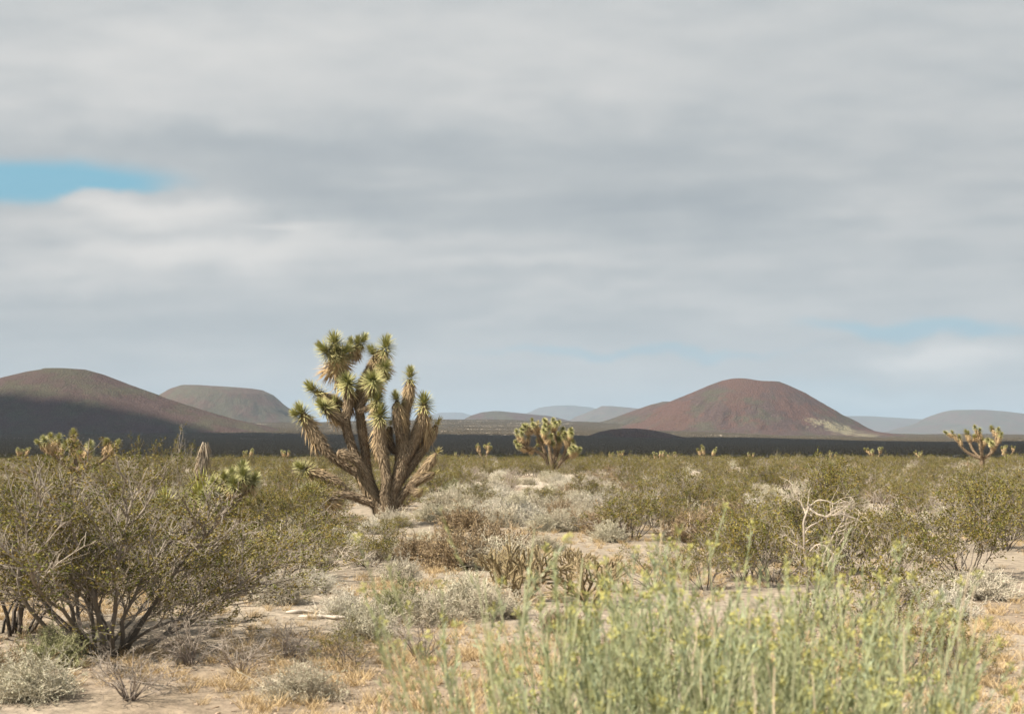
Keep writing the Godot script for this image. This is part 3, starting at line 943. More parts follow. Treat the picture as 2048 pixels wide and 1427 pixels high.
	for j in 260:
		var q := r.randf()
		var a := r.randf() * TAU
		var at := Vector3(0.04 + 0.09 * q, 1.2 + 0.5 * q, 0) + Vector3(cos(a), 0, sin(a)) * 0.05
		var d := (Vector3(cos(a) * 0.35, -1, sin(a) * 0.35) + rnd_dir(r) * 0.12).normalized()
		hang.blade(at, d, d.cross(rnd_dir(r)).normalized(), Vector3.ZERO, r.randf_range(0.18, 0.34), 0.012, Color(0.33, 0.28, 0.22) * r.randf_range(0.6, 1.3), Color(0.28, 0.24, 0.19))
	part("withered_leaves", hang.mesh(mats.straw), dt)
	var yx := (405.0 - 1024.0) / FOCAL * 22.0
	yucca(Vector3(yx, land(yx, -22.0), -22.0), 0.62, 70, 0.62, 4, "green Mojave yucca with long stiff upright leaves beside the dead stalk", 0.42)
	yx = (332.0 - 1024.0) / FOCAL * 22.5
	yucca(Vector3(yx, land(yx, -22.5), -22.5), 0.5, 40, 0.5, 5, "thin yellowish yucca half hidden in the creosote near the dead stalk", 0.35)
	yx = (1840.0 - 1024.0) / FOCAL * 19.0
	yucca(Vector3(yx, land(yx, -19.0), -19.0), 0.32, 40, 0.1, 6, "small bright green yucca among the pale shrubs by the sandy bank", 0.3)
	# sprawling young Joshua tree with bright heads
	var low := Vector3((462.0 - 1024.0) / FOCAL * 20.0, 0, -20.0)
	low.y = land(low.x, low.z)
	var lt := thing("joshua_tree", "low sprawling young Joshua tree with bright green heads beside the yucca", "Joshua tree", low)
	limb(lt, "trunk", 61, [[0.05, -0.1, 0, 0.09], [0.03, 0.4, 0, 0.085], [0.0, 0.8, 0, 0.08]], 9, 0.6, 0.06)
	n = 0
	for a in [[0.03, 1.12, 0.0], [0.16, 1.22, -0.1], [0.22, 1.13, 0.1], [-0.06, 1.08, 0.12], [-0.2, 0.98, 0.1], [-0.16, 0.82, 0.25], [-0.32, 0.78, 0.2], [0.36, 1.05, 0.0], [-0.24, 0.68, 0.3], [0.1, 1.0, 0.22]]:
		limb(lt, "limb", 62 + n, [[0, 0.7, 0, 0.06], [a[0] * 0.6, 0.7 + (a[1] - 0.7) * 0.45, a[2] * 0.6, 0.055], [a[0], a[1] - 0.06, a[2], 0.04]], 7, 0.5, 0.07)
		put_rosette(lt, Vector3(a[0], a[1], a[2]), Vector3(a[0] * 1.2, 0.9, a[2] + 0.35), 0.82, n, false, 0.5)
		n += 1


func yucca(at: Vector3, length: float, n: int, stem: float, s: int, label: String, spread: float) -> void:
	var r := RandomNumberGenerator.new()
	r.seed = s
	var t := thing("yucca_plant", label, "yucca", at)
	if stem > 0.15:
		limb(t, "trunk", s, [[0, -0.1, 0, 0.07], [0.01, stem * 0.5, 0, 0.065], [0, stem, 0, 0.06]], 9, 0.6, 0.06)
	var o := Shape.new()
	for k in n:
		var a := k * 2.39996
		var e := 0.1 + (0.8 + spread) * float(k) / n + r.randfn() * 0.08
		var d := Vector3(cos(a) * sin(e), cos(e), sin(a) * sin(e))
		var col := Color(0.22, 0.25, 0.06).lerp(Color(0.34, 0.33, 0.09), r.randf()) * r.randf_range(0.8, 1.15)
		o.blade(Vector3(0, stem, 0) + d * 0.03, d, d.cross(Vector3.UP).normalized(), Vector3(0, -0.08 * e, 0), length * r.randf_range(0.75, 1.05), 0.034, col, Color(0.42, 0.40, 0.16))
	part("leaf_rosette", o.mesh(mats.yucca), t)


# ------------------------------------------------------------------ shrubs
var kinds := {}        # kind -> [[wood mesh, leaf mesh or null, joined mesh], ...]

func add_kind(kind: String, shapes: Array, leaf_mat: Material) -> void:
	var wood: ArrayMesh = shapes[0].mesh(mats.wood)
	var leaf = shapes[1].mesh(leaf_mat) if shapes[1] != null else null
	var both := ArrayMesh.new()
	both.add_surface_from_arrays(Mesh.PRIMITIVE_TRIANGLES, shapes[0].arrays())
	both.surface_set_material(0, mats.wood)
	if leaf:
		both.add_surface_from_arrays(Mesh.PRIMITIVE_TRIANGLES, shapes[1].arrays())
		both.surface_set_material(1, leaf_mat)
	if not kinds.has(kind): kinds[kind] = []
	kinds[kind].append([wood, leaf, both])

func shrub(kind: String, variant: int, at: Vector3, size: Vector3, turn: float, called: String, label: String, category: String, group := "") -> Node3D:
	var v: Array = kinds[kind][variant % kinds[kind].size()]
	var t := thing(called, label, category, at, turn, group)
	t.scale = size
	part("branches" if kind != "cholla" else "stems", v[0], t)
	if v[1]:
		part("leaves" if kind != "cholla" else "spines", v[1], t)
	return t

func make_shrubs() -> void:
	var r := RandomNumberGenerator.new()
	r.seed = 2024
	# prototypes, all about one metre high unless they are used once
	for k in 6:
		add_kind("creosote", creosote(10 + k, 1.0, 15, 10, 6, 9, 0.024, 52.0, 0.2, [1.15, 1.25, 0.95, 1.35, 1.05, 1.15][k]), mats.leaf)
	for k in 3:
		add_kind("open", creosote(30 + k, 1.0, 11, 8, 6, 13, 0.019, 58.0, 0.25, 1.1), mats.leaf)
	add_kind("large", creosote(40, 1.45, 18, 16, 11, 14, 0.018, 64.0, 0.2, 1.05), mats.leaf)
	add_kind("large", creosote(41, 1.35, 14, 14, 10, 14, 0.018, 55.0, 0.25, 1.0), mats.leaf)
	for k in 4:
		add_kind("bursage", bursage(50 + k, 1.0, 0.85, 190, 0.0068, [Color(0.55, 0.50, 0.41), Color(0.58, 0.54, 0.46), Color(0.47, 0.42, 0.33), Color(0.55, 0.51, 0.40)][k], 0.3, Color(0.44, 0.43, 0.32)), mats.leaf)
	add_kind("green", bursage(60, 1.0, 0.95, 190, 0.0068, Color(0.36, 0.35, 0.21), 1.0, Color(0.24, 0.255, 0.12)), mats.leaf)
	for k in 2:
		add_kind("tan", bursage(65 + k, 1.0, 0.9, 170, 0.0085, Color(0.33, 0.255, 0.17), 0.7, Color(0.31, 0.235, 0.13)), mats.leaf)
	for k in 3:
		add_kind("dry", bare_bush(70 + k, 1.0, 16, 0.16, 0.014, Color(0.13, 0.105, 0.09), Color(0.36, 0.31, 0.265)), mats.leaf)
	add_kind("dead", bare_bush(80, 1.05, 5, 0.24, 0.019, Color(0.16, 0.13, 0.105), Color(0.52, 0.46, 0.39)), mats.leaf)
	add_kind("dead", bare_bush(81, 1.0, 7, 0.2, 0.014, Color(0.16, 0.13, 0.105), Color(0.50, 0.44, 0.37)), mats.leaf)
	for k in 2:
		add_kind("cholla", cholla(90 + k, 0.75, 230), mats.spine)

	var used := []
	# --- shrubs that can be told apart: kind, variant, foot x, foot y, width, height, turn, label
	var named := [
		["large", 0, 215, 1312, 1.22, 0.86, 0.4, "large creosote bush with dark gnarled stems and bare grey twigs by the sand"],
		["large", 1, 20, 1268, 1.1, 0.9, 2.0, "creosote bush with long bare sprigs crowding the large gnarled creosote"],
		["open", 0, 105, 1180, 1.1, 1.3, 1.0, "tall thin creosote with bare curling sprigs behind the large gnarled creosote"],
		["creosote", 0, 455, 1172, 1.35, 0.68, 0.3, "dense olive creosote bush with pale dead branch across it beside the gnarled creosote"],
		["creosote", 1, 330, 1120, 1.3, 0.75, 1.3, "olive creosote bush below the yuccas and the dead stalk"],
		["open", 1, 285, 1035, 0.9, 1.75, 2.2, "creosote with two tall leafy sprigs standing above the scrub by the dead stalk"],
		["open", 2, 352, 1030, 0.9, 1.7, 0.7, "leaning creosote with tall leafy sprig close to the dead stalk"],
		["creosote", 2, 590, 1118, 1.15, 0.8, 2.1, "olive creosote bush with pale twigs between the gnarled creosote and tall Joshua tree"],
		["creosote", 3, 545, 1048, 1.2, 0.7, 2.6, "olive creosote bush under the low limbs of the tall Joshua tree"],
		["creosote", 5, 375, 1195, 1.1, 0.65, 0.2, "olive creosote bush pressed against the large gnarled creosote"],
		["creosote", 3, 560, 1160, 1.05, 0.75, 1.2, "spreading creosote bush above the whitish bursage"],
		["creosote", 0, 220, 1130, 1.25, 0.9, 2.2, "tall olive creosote bush close behind the large gnarled creosote"],
		["creosote", 2, 455, 1105, 1.2, 0.5, 3.0, "olive creosote bush between the low young Joshua tree and dead pale branches"],
		["creosote", 4, 655, 1090, 0.95, 0.45, 0.5, "low creosote bush beneath the tall Joshua tree's lowest limb"],
		["creosote", 4, 735, 1132, 0.85, 0.52, 0.9, "small creosote bush with dark stems in front of the tall Joshua tree trunk"],
		["creosote", 1, 795, 1068, 0.55, 0.32, 0.4, "low creosote tuft hugging the tall Joshua tree's foot"],
		["bursage", 1, 742, 1066, 0.4, 0.34, 1.1, "pale bursage hugging the tall Joshua tree's foot"],
		["tan", 0, 690, 1066, 0.4, 0.34, 1.8, "dry tan shrub under the tall Joshua tree's low limb"],
		["creosote", 0, 1262, 1078, 1.05, 0.85, 1.1, "dense creosote bush at the far end of the bare sandy gap"],
		["creosote", 2, 1372, 1040, 1.2, 0.95, 0.2, "broad creosote bush behind the dry tan shrub"],
		["creosote", 3, 1490, 1125, 0.8, 0.85, 2.9, "upright creosote bush beside the dead grey branches"],
		["creosote", 1, 1655, 1052, 1.2, 1.3, 1.4, "tall creosote bush with ragged upright sprays behind the dead grey branches"],
		["creosote", 4, 1925, 1150, 1.15, 0.95, 0.6, "dark slanting creosote bush on the bank beside the white bursage"],
		["creosote", 5, 2010, 1100, 1.2, 1.0, 1.6, "creosote bush at the edge of the sandy bank"],
		["open", 1, 1310, 1178, 0.75, 0.52, 0.5, "small sparse creosote with rusty leaves beside the sandy gap"],
		["open", 2, 1412, 1180, 0.75, 0.62, 1.5, "small green creosote behind the yellow rabbitbrush"],
		["open", 0, 1700, 1298, 0.95, 0.92, 2.5, "open creosote with rusty leaves and thin red-brown stems above the sand"],
		["open", 1, 1790, 1345, 0.7, 0.55, 0.1, "low creosote sprays spreading over sand beside the rabbitbrush"],
		["open", 2, 1905, 1362, 0.5, 0.42, 1.0, "small creosote sprig alone on bare sand below the white bursage"],
		["open", 0, 690, 1330, 0.45, 0.3, 2.0, "tiny creosote seedling on the sand near the bleached wood"],
				["dead", 1, 470, 1150, 1.3, 0.75, 0.6, "dead pale branches sprawling over the dense olive creosote"],
		["dead", 1, 640, 1145, 0.9, 0.42, 2.6, "fallen grey dead branches on the litter beside the tall Joshua tree"],
		["dead", 0, 1410, 1085, 0.6, 0.45, 1.0, "forked pale dead wood sticking out of the dry tan shrub"],
		["dead", 1, 975, 1035, 0.6, 0.45, 0.0, "dark bare forked twigs among the whitish bursage clumps"],
		["bursage", 0, 560, 1205, 0.33, 0.4, 0.0, "whitish bursage with fine twigs at the edge of the gnarled creosote's sand"],
		["bursage", 1, 690, 1232, 0.27, 0.3, 1.0, "small whitish bursage on the sand beside the bleached wood"],
		["bursage", 3, 735, 1278, 0.34, 0.38, 2.0, "rounded pale bursage nearest the bleached wood with dark hollow beneath"],
		["green", 0, 797, 1243, 0.33, 0.42, 0.5, "grey-green leafy bursage between pale twiggy ones"],
		["bursage", 2, 858, 1250, 0.36, 0.36, 1.6, "pale bursage with dark tangled underside beside the grey-green one"],
		["bursage", 0, 800, 1168, 0.3, 0.4, 2.2, "pale grey bursage with upright twigs below the small creosote"],
		["bursage", 3, 935, 1215, 0.42, 0.4, 0.8, "broad straw-pale bursage behind the rabbitbrush"],
		["bursage", 2, 985, 1235, 0.36, 0.36, 2.8, "straw-coloured bursage close behind the tallest rabbitbrush plume"],
		["bursage", 1, 1892, 1238, 0.36, 0.36, 0.3, "bright white domed bursage alone on the sand bank"],
		["bursage", 2, 1850, 1196, 0.55, 0.36, 1.4, "grey twiggy bursage spreading behind the bright white dome"],
		["bursage", 0, 1965, 1195, 0.45, 0.4, 2.4, "pale bursage under the dark slanting creosote"],
		["bursage", 1, 1813, 1118, 0.35, 0.28, 0.9, "low white bursage tuft on the open sand"],
		["bursage", 3, 1218, 1082, 0.38, 0.42, 1.2, "pale grey bursage leaning beside the sandy gap"],
		["tan", 0, 905, 1135, 0.6, 0.6, 0.0, "wide dry tan shrub with rusty twigs beside the cholla"],
		["tan", 1, 985, 1125, 0.58, 0.66, 1.0, "dry tan shrub behind the tall cholla"],
		["tan", 0, 845, 1122, 0.45, 0.42, 2.0, "small dry tan shrub between the small creosote and the wide tan one"],
		["tan", 1, 1385, 1082, 0.62, 0.65, 2.4, "dry pinkish tan shrub beside the sandy gap"],
		["tan", 0, 1325, 1040, 0.5, 0.5, 1.7, "tan twiggy shrub between two broad creosotes"],
		["cholla", 0, 1045, 1200, 0.9, 0.95, 0.0, "tall buckhorn cholla with dense spiny joints beside the tan shrubs"],
		["cholla", 1, 1000, 1165, 0.75, 0.6, 1.2, "buckhorn cholla half buried in the dry tan shrub"],
		["cholla", 0, 1178, 1210, 0.82, 0.78, 2.0, "spreading buckhorn cholla on the bare sandy gap"],
		["cholla", 1, 1150, 1150, 0.62, 0.5, 2.8, "small dry cholla at the back of the sandy gap"],
		["dry", 0, 575, 1318, 0.36, 0.28, 0.0, "low dark bare shrub on the sand below the whitish bursage"],
		["dry", 1, 840, 1318, 0.4, 0.3, 1.0, "low dark twiggy shrub on sand beside the rabbitbrush"],
		["dry", 2, 480, 1345, 0.35, 0.24, 2.0, "low dark dead twigs beside the gnarled creosote"],
		["dry", 0, 380, 1330, 0.4, 0.35, 2.6, "thin red-brown bare sprigs on the sand by the gnarled creosote"],
		["dry", 2, 260, 1400, 0.4, 0.3, 0.9, "dark bare shrub on sand before the gnarled creosote"],
		["bursage", 3, 60, 1395, 0.36, 0.34, 1.9, "pale bursage under the drooping sprays of the bare-sprigged creosote"],
		["green", 0, 108, 1330, 0.28, 0.3, 2.9, "grey-green bursage crouching beside the gnarled creosote stems"],
		["bursage", 2, 600, 1398, 0.3, 0.28, 0.1, "small straw-pale bursage on the bare sand below the dark twigs"],
		["dry", 1, 1770, 1085, 0.42, 0.38, 0.4, "dark grey tangled twig mound beside the small bright yucca"],
	]
	var sort_of := {"large": ["creosote_bush", "bush"], "creosote": ["creosote_bush", "bush"], "open": ["creosote_bush", "bush"], "dead": ["dead_shrub", "dead shrub"], "bursage": ["bursage_shrub", "shrub"], "green": ["bursage_shrub", "shrub"], "tan": ["dry_shrub", "shrub"], "dry": ["bare_shrub", "shrub"], "cholla": ["cholla_cactus", "cactus"]}
	for a in named:
		var p := spot(a[2], a[3])
		used.append([p, 0.5 * a[4]])
		shrub(a[0], a[1], p, Vector3(a[4], a[5], a[4]), a[6], sort_of[a[0]][0], a[7], sort_of[a[0]][1])

	traced_dead_shrub()
	# --- the whitish bursage clumps around the clearing
	for a in [[880, 1012, 0.5], [905, 985, 0.55], [945, 1003, 0.55], [985, 1030, 0.5], [1000, 1052, 0.5], [1055, 1042, 0.5], [1090, 1028, 0.55], [1125, 1062, 0.55], [1150, 1050, 0.5], [1080, 1062, 0.4], [1085, 1100, 0.34], [1040, 1018, 0.55], [860, 1040, 0.5], [1165, 1010, 0.5], [925, 1035, 0.5]]:
		var p := spot(a[0], a[1])
		used.append([p, 0.35])
		shrub("green" if a[0] == 905 else "bursage", r.randi() % 4, p, Vector3(a[2], a[2] * r.randf_range(0.85, 1.05), a[2]), r.randf() * TAU, "bursage_shrub", "grey-green dome shrub among whitish bursage clumps past the tall Joshua tree" if a[0] == 905 else "whitish bursage clump in the clearing past the tall Joshua tree", "shrub", "" if a[0] == 905 else "whitish bursage clumps in the clearing")
	# --- rabbitbrush close by, out of focus
	var plumes := [[1080, 3.75, 1.36, 0.28, 34, "tallest feathery rabbitbrush with a lone plume beside the cholla"], [1300, 3.7, 1.1, 0.6, 90, "bushy yellow-green rabbitbrush in front of the sandy gap"], [1500, 3.9, 1.24, 0.62, 115, "densest yellow-tipped rabbitbrush in front of the dead grey shrub"], [1660, 3.8, 1.17, 0.45, 80, "yellow-tipped rabbitbrush with straw stalks beside the open creosote"], [960, 4.1, 0.84, 0.45, 40, "loose pale rabbitbrush before the straw-pale bursage"], [1800, 3.9, 0.92, 0.45, 45, "short rabbitbrush sprays at the foot of the sand bank"], [1180, 4.3, 0.86, 0.45, 60, "pale blue-green rabbitbrush below the spreading cholla"], [1410, 4.4, 1.16, 0.5, 80, "blue-green rabbitbrush filling the middle of the thicket"], [1580, 3.2, 0.92, 0.5, 80, "low rabbitbrush sprays at the base of the thicket"]]
	var n := 0
	for a in plumes:
		var x := float(a[0] - 1024) / FOCAL * float(a[1])
		var parts_ := rabbitbrush(400 + n, a[2], a[3], a[4])
		var t := thing("rabbitbrush", a[5], "bush", Vector3(x, land(x, -a[1]), -a[1]), n * 1.1, "rabbitbrush thicket")
		part("stems", parts_[0].mesh(mats.wood), t)
		part("leaves", parts_[1].mesh(mats.leaf), t)
		part("flower_buds", parts_[2].mesh(mats.leaf), t)
		n += 1

	# --- the scrub of the plain
	var clear_ := [[1150, 1110, 120, 45], [1850, 1110, 120, 40], [1890, 1290, 150, 110], [650, 1225, 170, 45], [400, 1300, 190, 70], [1000, 1300, 220, 80], [1250, 1140, 90, 40], [1020, 1095, 80, 25]]
	var want := []
	var z := 8.5
	while z < 420.0:
		var cell := 1.25 if z < 45.0 else (1.7 if z < 110.0 else 2.9)
		var half := z * 0.43 + 2.0
		var x := -half
		while x < half:
			var p := Vector3(x + r.randf_range(-0.5, 0.5) * cell, 0, -z + r.randf_range(-0.5, 0.5) * cell)
			x += cell
			var q := pixel(p)
			var ok := true
			if z < 30.0:
				for c in (clear_ if z > 14.0 else []):
					if pow((q.x - c[0]) / c[2], 2) + pow((q.y - c[1]) / c[3], 2) < 1.0: ok = false
				for u in used:
					if Vector2(u[0].x - p.x, u[0].z - p.z).length() < u[1] + 0.3: ok = false
			if not ok: continue
			p.y = land(p.x, p.z)
			var patch := noise.get_noise_2d(p.x * 11.0, p.z * 11.0) + r.randf_range(-0.3, 0.3)
			var kind := "creosote"
			if patch > 0.03: kind = "bursage"
			if r.randf() < 0.08: kind = "dry"
			elif r.randf() < 0.1: kind = "tan"
			if z < 26.0 and q.x > 620.0 and q.x < 1250.0 and kind == "creosote": kind = "bursage" if r.randf() < 0.5 else "tan"
			if z > 20.0 and z < 25.5 and q.x > 660.0 and q.x < 900.0: continue
			if z < 20.0 and r.randf() < 0.15: continue
			if z < 14.0:
				if r.randf() < 0.45: continue
				kind = ["dry", "bursage", "tan", "bursage"][r.randi() % 4]
			if r.randf() < 0.2: continue
			want.append([kind, p])
		z += cell
	var about := {
		"creosote": ["creosote_bush", "olive creosote bush growing in the scrub of the plain", "bush", "creosote bushes scattered over the plain"],
		"bursage": ["bursage_shrub", "pale twiggy bursage growing between the creosotes of the plain", "shrub", "bursage shrubs scattered over the plain"],
		"tan": ["dry_shrub", "dry tan shrub growing between the creosotes of the plain", "shrub", "dry tan shrubs scattered over the plain"],
		"dry": ["bare_shrub", "dark leafless shrub standing between the creosotes of the plain", "shrub", "leafless shrubs scattered over the plain"],
	}
	var limit := {"creosote": 250, "bursage": 220, "tan": 150, "dry": 150}
	var rest := {}
	for w in want:
		var kind: String = w[0]
		var size := Vector3.ONE
		var h := 1.0
		match kind:
			"creosote":
				h = r.randf_range(0.5, 0.95) * (1.0 + 0.3 * noise.get_noise_2d(w[1].x * 5.0, w[1].z * 5.0))
				size = Vector3(h * r.randf_range(0.95, 1.3), h, h * r.randf_range(0.95, 1.3))
			"bursage":
				h = r.randf_range(0.34, 0.58)
				size = Vector3(h * 1.1, h * 0.95, h * 1.1)
			"tan":
				h = r.randf_range(0.4, 0.65)
				size = Vector3(h, h, h)
			_:
				h = r.randf_range(0.4, 0.8)
				size = Vector3(h, h, h)
		if -w[1].z < 14.0: size *= 0.55
		var v := r.randi() % int(kinds[kind].size())
		var turn := r.randf() * TAU
		if limit[kind] > 0:
			limit[kind] -= 1
			var i: Array = about[kind]
			shrub(kind, v, w[1], size, turn, i[0], i[1], i[2], i[3])
		else:
			var key := kind if -w[1].z < 130.0 or kind != "creosote" else "far"
			if not rest.has(key): rest[key] = {}
			if key == "far": v = v % 3
			if not rest[key].has(v): rest[key][v] = []
			rest[key][v].append(Transform3D(Basis(Vector3.UP, turn).scaled_local(size), w[1]))
	var far_meshes := []
	for k in 3: far_meshes.append(far_bush(500 + k, 420, 0.1, [Color(0.135, 0.115, 0.03), Color(0.095, 0.082, 0.025), Color(0.17, 0.13, 0.05), Color(0.12, 0.115, 0.035)]).mesh(mats.leaf))
	# farther still, single bushes are a few pixels wide
	rest["dots"] = {0: [], 1: []}
	while z < 4000.0:
		var cell := clampf(z * 0.009, 3.4, 4.7)
		var half := z * 0.43
		var x := -half
		while x < half:
			var p := Vector3(x + r.randf_range(-0.5, 0.5) * cell, 0, -z + r.randf_range(-0.5, 0.5) * cell)
			x += cell
			if r.randf() < 0.15 + 0.8 * noise.get_noise_2d(p.x * 2.2, p.z * 2.2): continue
			p.y = land(p.x, p.z)
			var h := r.randf_range(0.7, 1.3) * clampf(0.8 + z / 2500.0, 0.95, 1.7)
			rest["dots"][r.randi() % 2].append(Transform3D(Basis(Vector3.UP, r.randf() * TAU).scaled_local(Vector3(h * 1.7, h, h * 1.7)), p))
		z += cell * 1.15
	var names := {"creosote": "creosote_scrub", "far": "far_creosote_scrub", "bursage": "bursage_scrub", "tan": "dry_scrub", "dry": "bare_scrub", "dots": "distant_scrub"}
	var texts := {"creosote": "mass of olive creosote scrub covering the plain", "far": "mass of creosote scrub toward the far side of the plain", "bursage": "mass of pale bursage between the creosotes of the plain", "tan": "dry tan scrub scattered through the plain", "dry": "leafless grey scrub scattered through the plain", "dots": "distant dark scrub dotting the flats below the hills"}
	for key in rest:
		var o := Node3D.new()
		o.name = names[key]
		add_child(o)
		tag(o, texts[key], "scrub", "", "stuff")
		for v in rest[key]:
			var mm := MultiMesh.new()
			mm.transform_format = MultiMesh.TRANSFORM_3D
			mm.mesh = far_meshes[v] if key == "far" else (dot_mesh(v) if key == "dots" else kinds[key][v][2])
			var list: Array = rest[key][v]
			mm.instance_count = list.size()
			for k in list.size(): mm.set_instance_transform(k, list[k])
			var mi := MultiMeshInstance3D.new()
			mi.multimesh = mm
			mi.name = "foliage"
			o.add_child(mi, true)
		print(key, " ", rest[key].size(), " variants")

func traced_dead_shrub() -> void:          # bare twisted branches, traced from the photograph where the shrub stands
	var r := RandomNumberGenerator.new()
	r.seed = 8
	var foot := spot(1612, 1240)
	var k := -foot.z / FOCAL
	var t := thing("dead_shrub", "dead grey shrub with tall twisted bare branches among the creosotes", "dead shrub", foot)
	var dark := Color(0.17, 0.14, 0.115)
	var pale := Color(0.46, 0.40, 0.335)
	var lines := [
		[3.6, [[1612, 1248, 0], [1617, 1190, 0], [1613, 1130, 0.02], [1609, 1080, 0.03], [1611, 1042, 0.03], [1621, 1017, 0.02]]],
		[1.9, [[1621, 1017, 0.02], [1638, 1004, 0.04], [1656, 1006, 0.05], [1672, 1011, 0.05], [1690, 1007, 0.04], [1703, 1022, 0.02]]],
		[2.4, [[1621, 1017, 0.02], [1631, 1029, 0.06], [1652, 1035, 0.1], [1682, 1031, 0.12], [1716, 1044, 0.12], [1742, 1062, 0.1]]],
		[1.8, [[1613, 1060, 0.03], [1640, 1047, 0.0], [1668, 1033, -0.04], [1700, 1030, -0.08]]],
		[1.8, [[1617, 1110, 0.0], [1632, 1092, 0.05], [1650, 1094, 0.1], [1664, 1112, 0.12]]],
		[1.6, [[1614, 1030, 0.02], [1606, 1005, -0.03], [1597, 990, -0.05]]],
		[2.6, [[1618, 1246, 0.05], [1636, 1170, 0.06], [1650, 1110, 0.04], [1678, 1060, 0.0], [1705, 1030, -0.05]]],
		[2.2, [[1606, 1246, -0.05], [1640, 1190, -0.12], [1668, 1130, -0.16], [1700, 1080, -0.18]]],
		[1.8, [[1604, 1246, 0.02], [1596, 1180, 0.05], [1600, 1120, 0.08], [1592, 1070, 0.1]]],
		[1.7, [[1625, 1246, 0.08], [1690, 1180, 0.14], [1730, 1150, 0.18], [1765, 1100, 0.2]]],
	]
	for l in lines:
		var p := PackedVector3Array()
		for a in l[1]: p.append(Vector3((a[0] - 1612.0) * k, (1240.0 - a[1]) * k, a[2]))
		var q := PackedVector3Array()
		for i in p.size() - 1:
			for j in 4:
				q.append(p[i].cubic_interpolate(p[i + 1], p[maxi(i - 1, 0)], p[mini(i + 2, p.size() - 1)], j / 4.0) + rnd_dir(r) * 0.004)
		q.append(p[p.size() - 1])
		var o := Shape.new()
		o.tube(q, l[0] * k, l[0] * k * 0.5, 7, dark if l[1][0][1] > 1200 else pale, pale)
		for i in 9:
			var u := on_path(q, r.randf_range(0.35, 1.0))
			var b := path(r, u[0], (u[1] + rnd_dir(r) * 0.9).normalized(), r.randf_range(0.08, 0.3), 6, 0.22, -0.03)
			o.tube(b, l[0] * k * 0.35, l[0] * k * 0.16, 4, pale, pale)
			for j in 3:
				var w := on_path(b, r.randf_range(0.3, 1.0))
				o.tube(path(r, w[0], (w[1] + rnd_dir(r)).normalized(), r.randf_range(0.04, 0.12), 4, 0.2, 0.0), 0.0022, 0.0012, 3, pale, pale)
		part("branch", o.mesh(mats.wood), t)

func dot_mesh(v: int) -> ArrayMesh:
	return far_bush(520 + v, 90, 0.24, [Color(0.13, 0.105, 0.072), Color(0.10, 0.085, 0.06), Color(0.17, 0.14, 0.10), Color(0.12, 0.108, 0.07)]).mesh(mats.leaf)


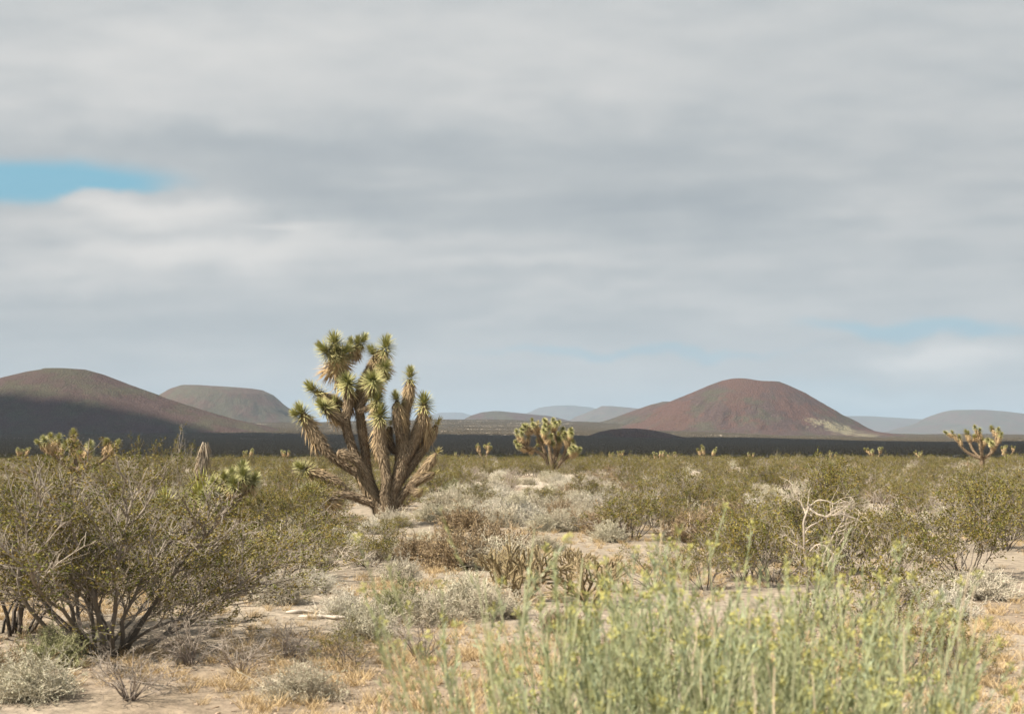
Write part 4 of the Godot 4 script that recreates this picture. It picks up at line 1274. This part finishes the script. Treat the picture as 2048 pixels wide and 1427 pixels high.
# ------------------------------------------------------------------ litter
func make_litter() -> void:
	var r := RandomNumberGenerator.new()
	r.seed = 99
	# bleached wood on the sand
	var p := spot(600, 1226)
	var w := thing("bleached_log", "bleached white piece of wood lying on the sand by the whitish bursage", "log", p, 0.3)
	var pts := [[-0.13, 0.012, 0, 0.01], [-0.05, 0.018, 0.02, 0.024], [0.05, 0.015, -0.01, 0.02], [0.15, 0.012, 0.03, 0.008]]
	log_part(w, pts, 1)
	p = spot(648, 1236)
	w = thing("bleached_log", "longer split bleached branch lying on the sand near the small bursage", "log", p, -0.15)
	log_part(w, [[-0.24, 0.012, 0, 0.008], [-0.1, 0.018, 0.03, 0.022], [0.02, 0.016, 0.0, 0.016], [0.14, 0.016, 0.03, 0.02], [0.27, 0.012, -0.02, 0.006]], 2)
	# twigs, pebbles and straw on the ground
	var twig := Shape.new()
	twig.tube(path(r, Vector3(-0.5, 0.02, 0), Vector3.RIGHT, 1.0, 4, 0.12, 0.0), 0.03, 0.012, 3, Color(0.20, 0.14, 0.09), Color(0.26, 0.19, 0.13))
	var stone := Shape.new()
	for k in 5:
		for j in 6:
			var e := PI * k / 4.0
			var a := TAU * j / 6.0
			stone.v.append(Vector3(cos(a) * sin(e), cos(e) * 0.6 + 0.2, sin(a) * sin(e)) * r.randf_range(0.75, 1.15))
			stone.c.append(Color(0.40, 0.31, 0.23) * r.randf_range(0.8, 1.1))
	for k in 4:
		for j in 6:
			var i0 := k * 6 + j
			var i1 := k * 6 + (j + 1) % 6
			stone.f.append_array([i0, i1, i0 + 6, i1, i1 + 6, i0 + 6])
	var tuft := Shape.new()
	for k in 46:
		var a := r.randf() * TAU
		var d := Vector3(cos(a) * r.randf_range(0.1, 0.9), 1.0, sin(a) * r.randf_range(0.1, 0.9)).normalized()
		tuft.blade(Vector3(r.randfn(), 0, r.randfn()) * 0.18 - Vector3.UP * 0.05, d, d.cross(rnd_dir(r)).normalized(), Vector3(cos(a), -0.4, sin(a)) * 0.15, r.randf_range(0.5, 1.1), 0.018, Color(0.46, 0.34, 0.19) * r.randf_range(0.8, 1.2), Color(0.55, 0.43, 0.26))
	scatter("twig_litter", "thin dry twigs and bark littering the sand", twig.mesh(mats.wood), 9000, r, 0.05, 0.16)
	scatter("gravel", "small pebbles strewn over the sand", stone.mesh(mats.stone), 9000, r, 0.006, 0.02)
	scatter("dry_grass", "short straw-coloured dry grass between the shrubs", tuft.mesh(mats.straw), 4200, r, 0.07, 0.17)

func log_part(t: Node3D, pts: Array, s: int) -> void:
	var q := PackedVector3Array()
	var rr := PackedFloat32Array()
	for a in pts:
		q.append(Vector3(a[0], a[1], a[2])); rr.append(a[3])
	var sh := bark(s, q, rr, 9, 0.0, 0.03)
	for k in sh.c.size(): sh.c[k] = Color(0.56, 0.50, 0.43) * (0.6 + 2.0 * sh.c[k].r)
	part("wood", sh.smooth(mats.wood), t)

func scatter(called: String, label: String, m: Mesh, count: int, r: RandomNumberGenerator, lo: float, hi: float) -> void:
	var mm := MultiMesh.new()
	mm.transform_format = MultiMesh.TRANSFORM_3D
	mm.mesh = m
	mm.instance_count = count
	var k := 0
	while k < count:
		var d := 6.5 * pow(6.0, r.randf())
		var a := r.randf_range(-0.44, 0.44)
		var x := sin(a) * d
		var z := -cos(a) * d
		if noise.get_noise_2d(x * 20.0, z * 20.0) + r.randf_range(-0.35, 0.35) < -0.05: continue
		var s := r.randf_range(lo, hi)
		mm.set_instance_transform(k, Transform3D(Basis(Vector3.UP, r.randf() * TAU).scaled_local(Vector3(s, s * r.randf_range(0.7, 1.0), s)), Vector3(x, land(x, z), z)))
		k += 1
	var o := MultiMeshInstance3D.new()
	o.multimesh = mm
	o.name = called
	add_child(o)
	tag(o, label, "ground litter", "", "stuff")
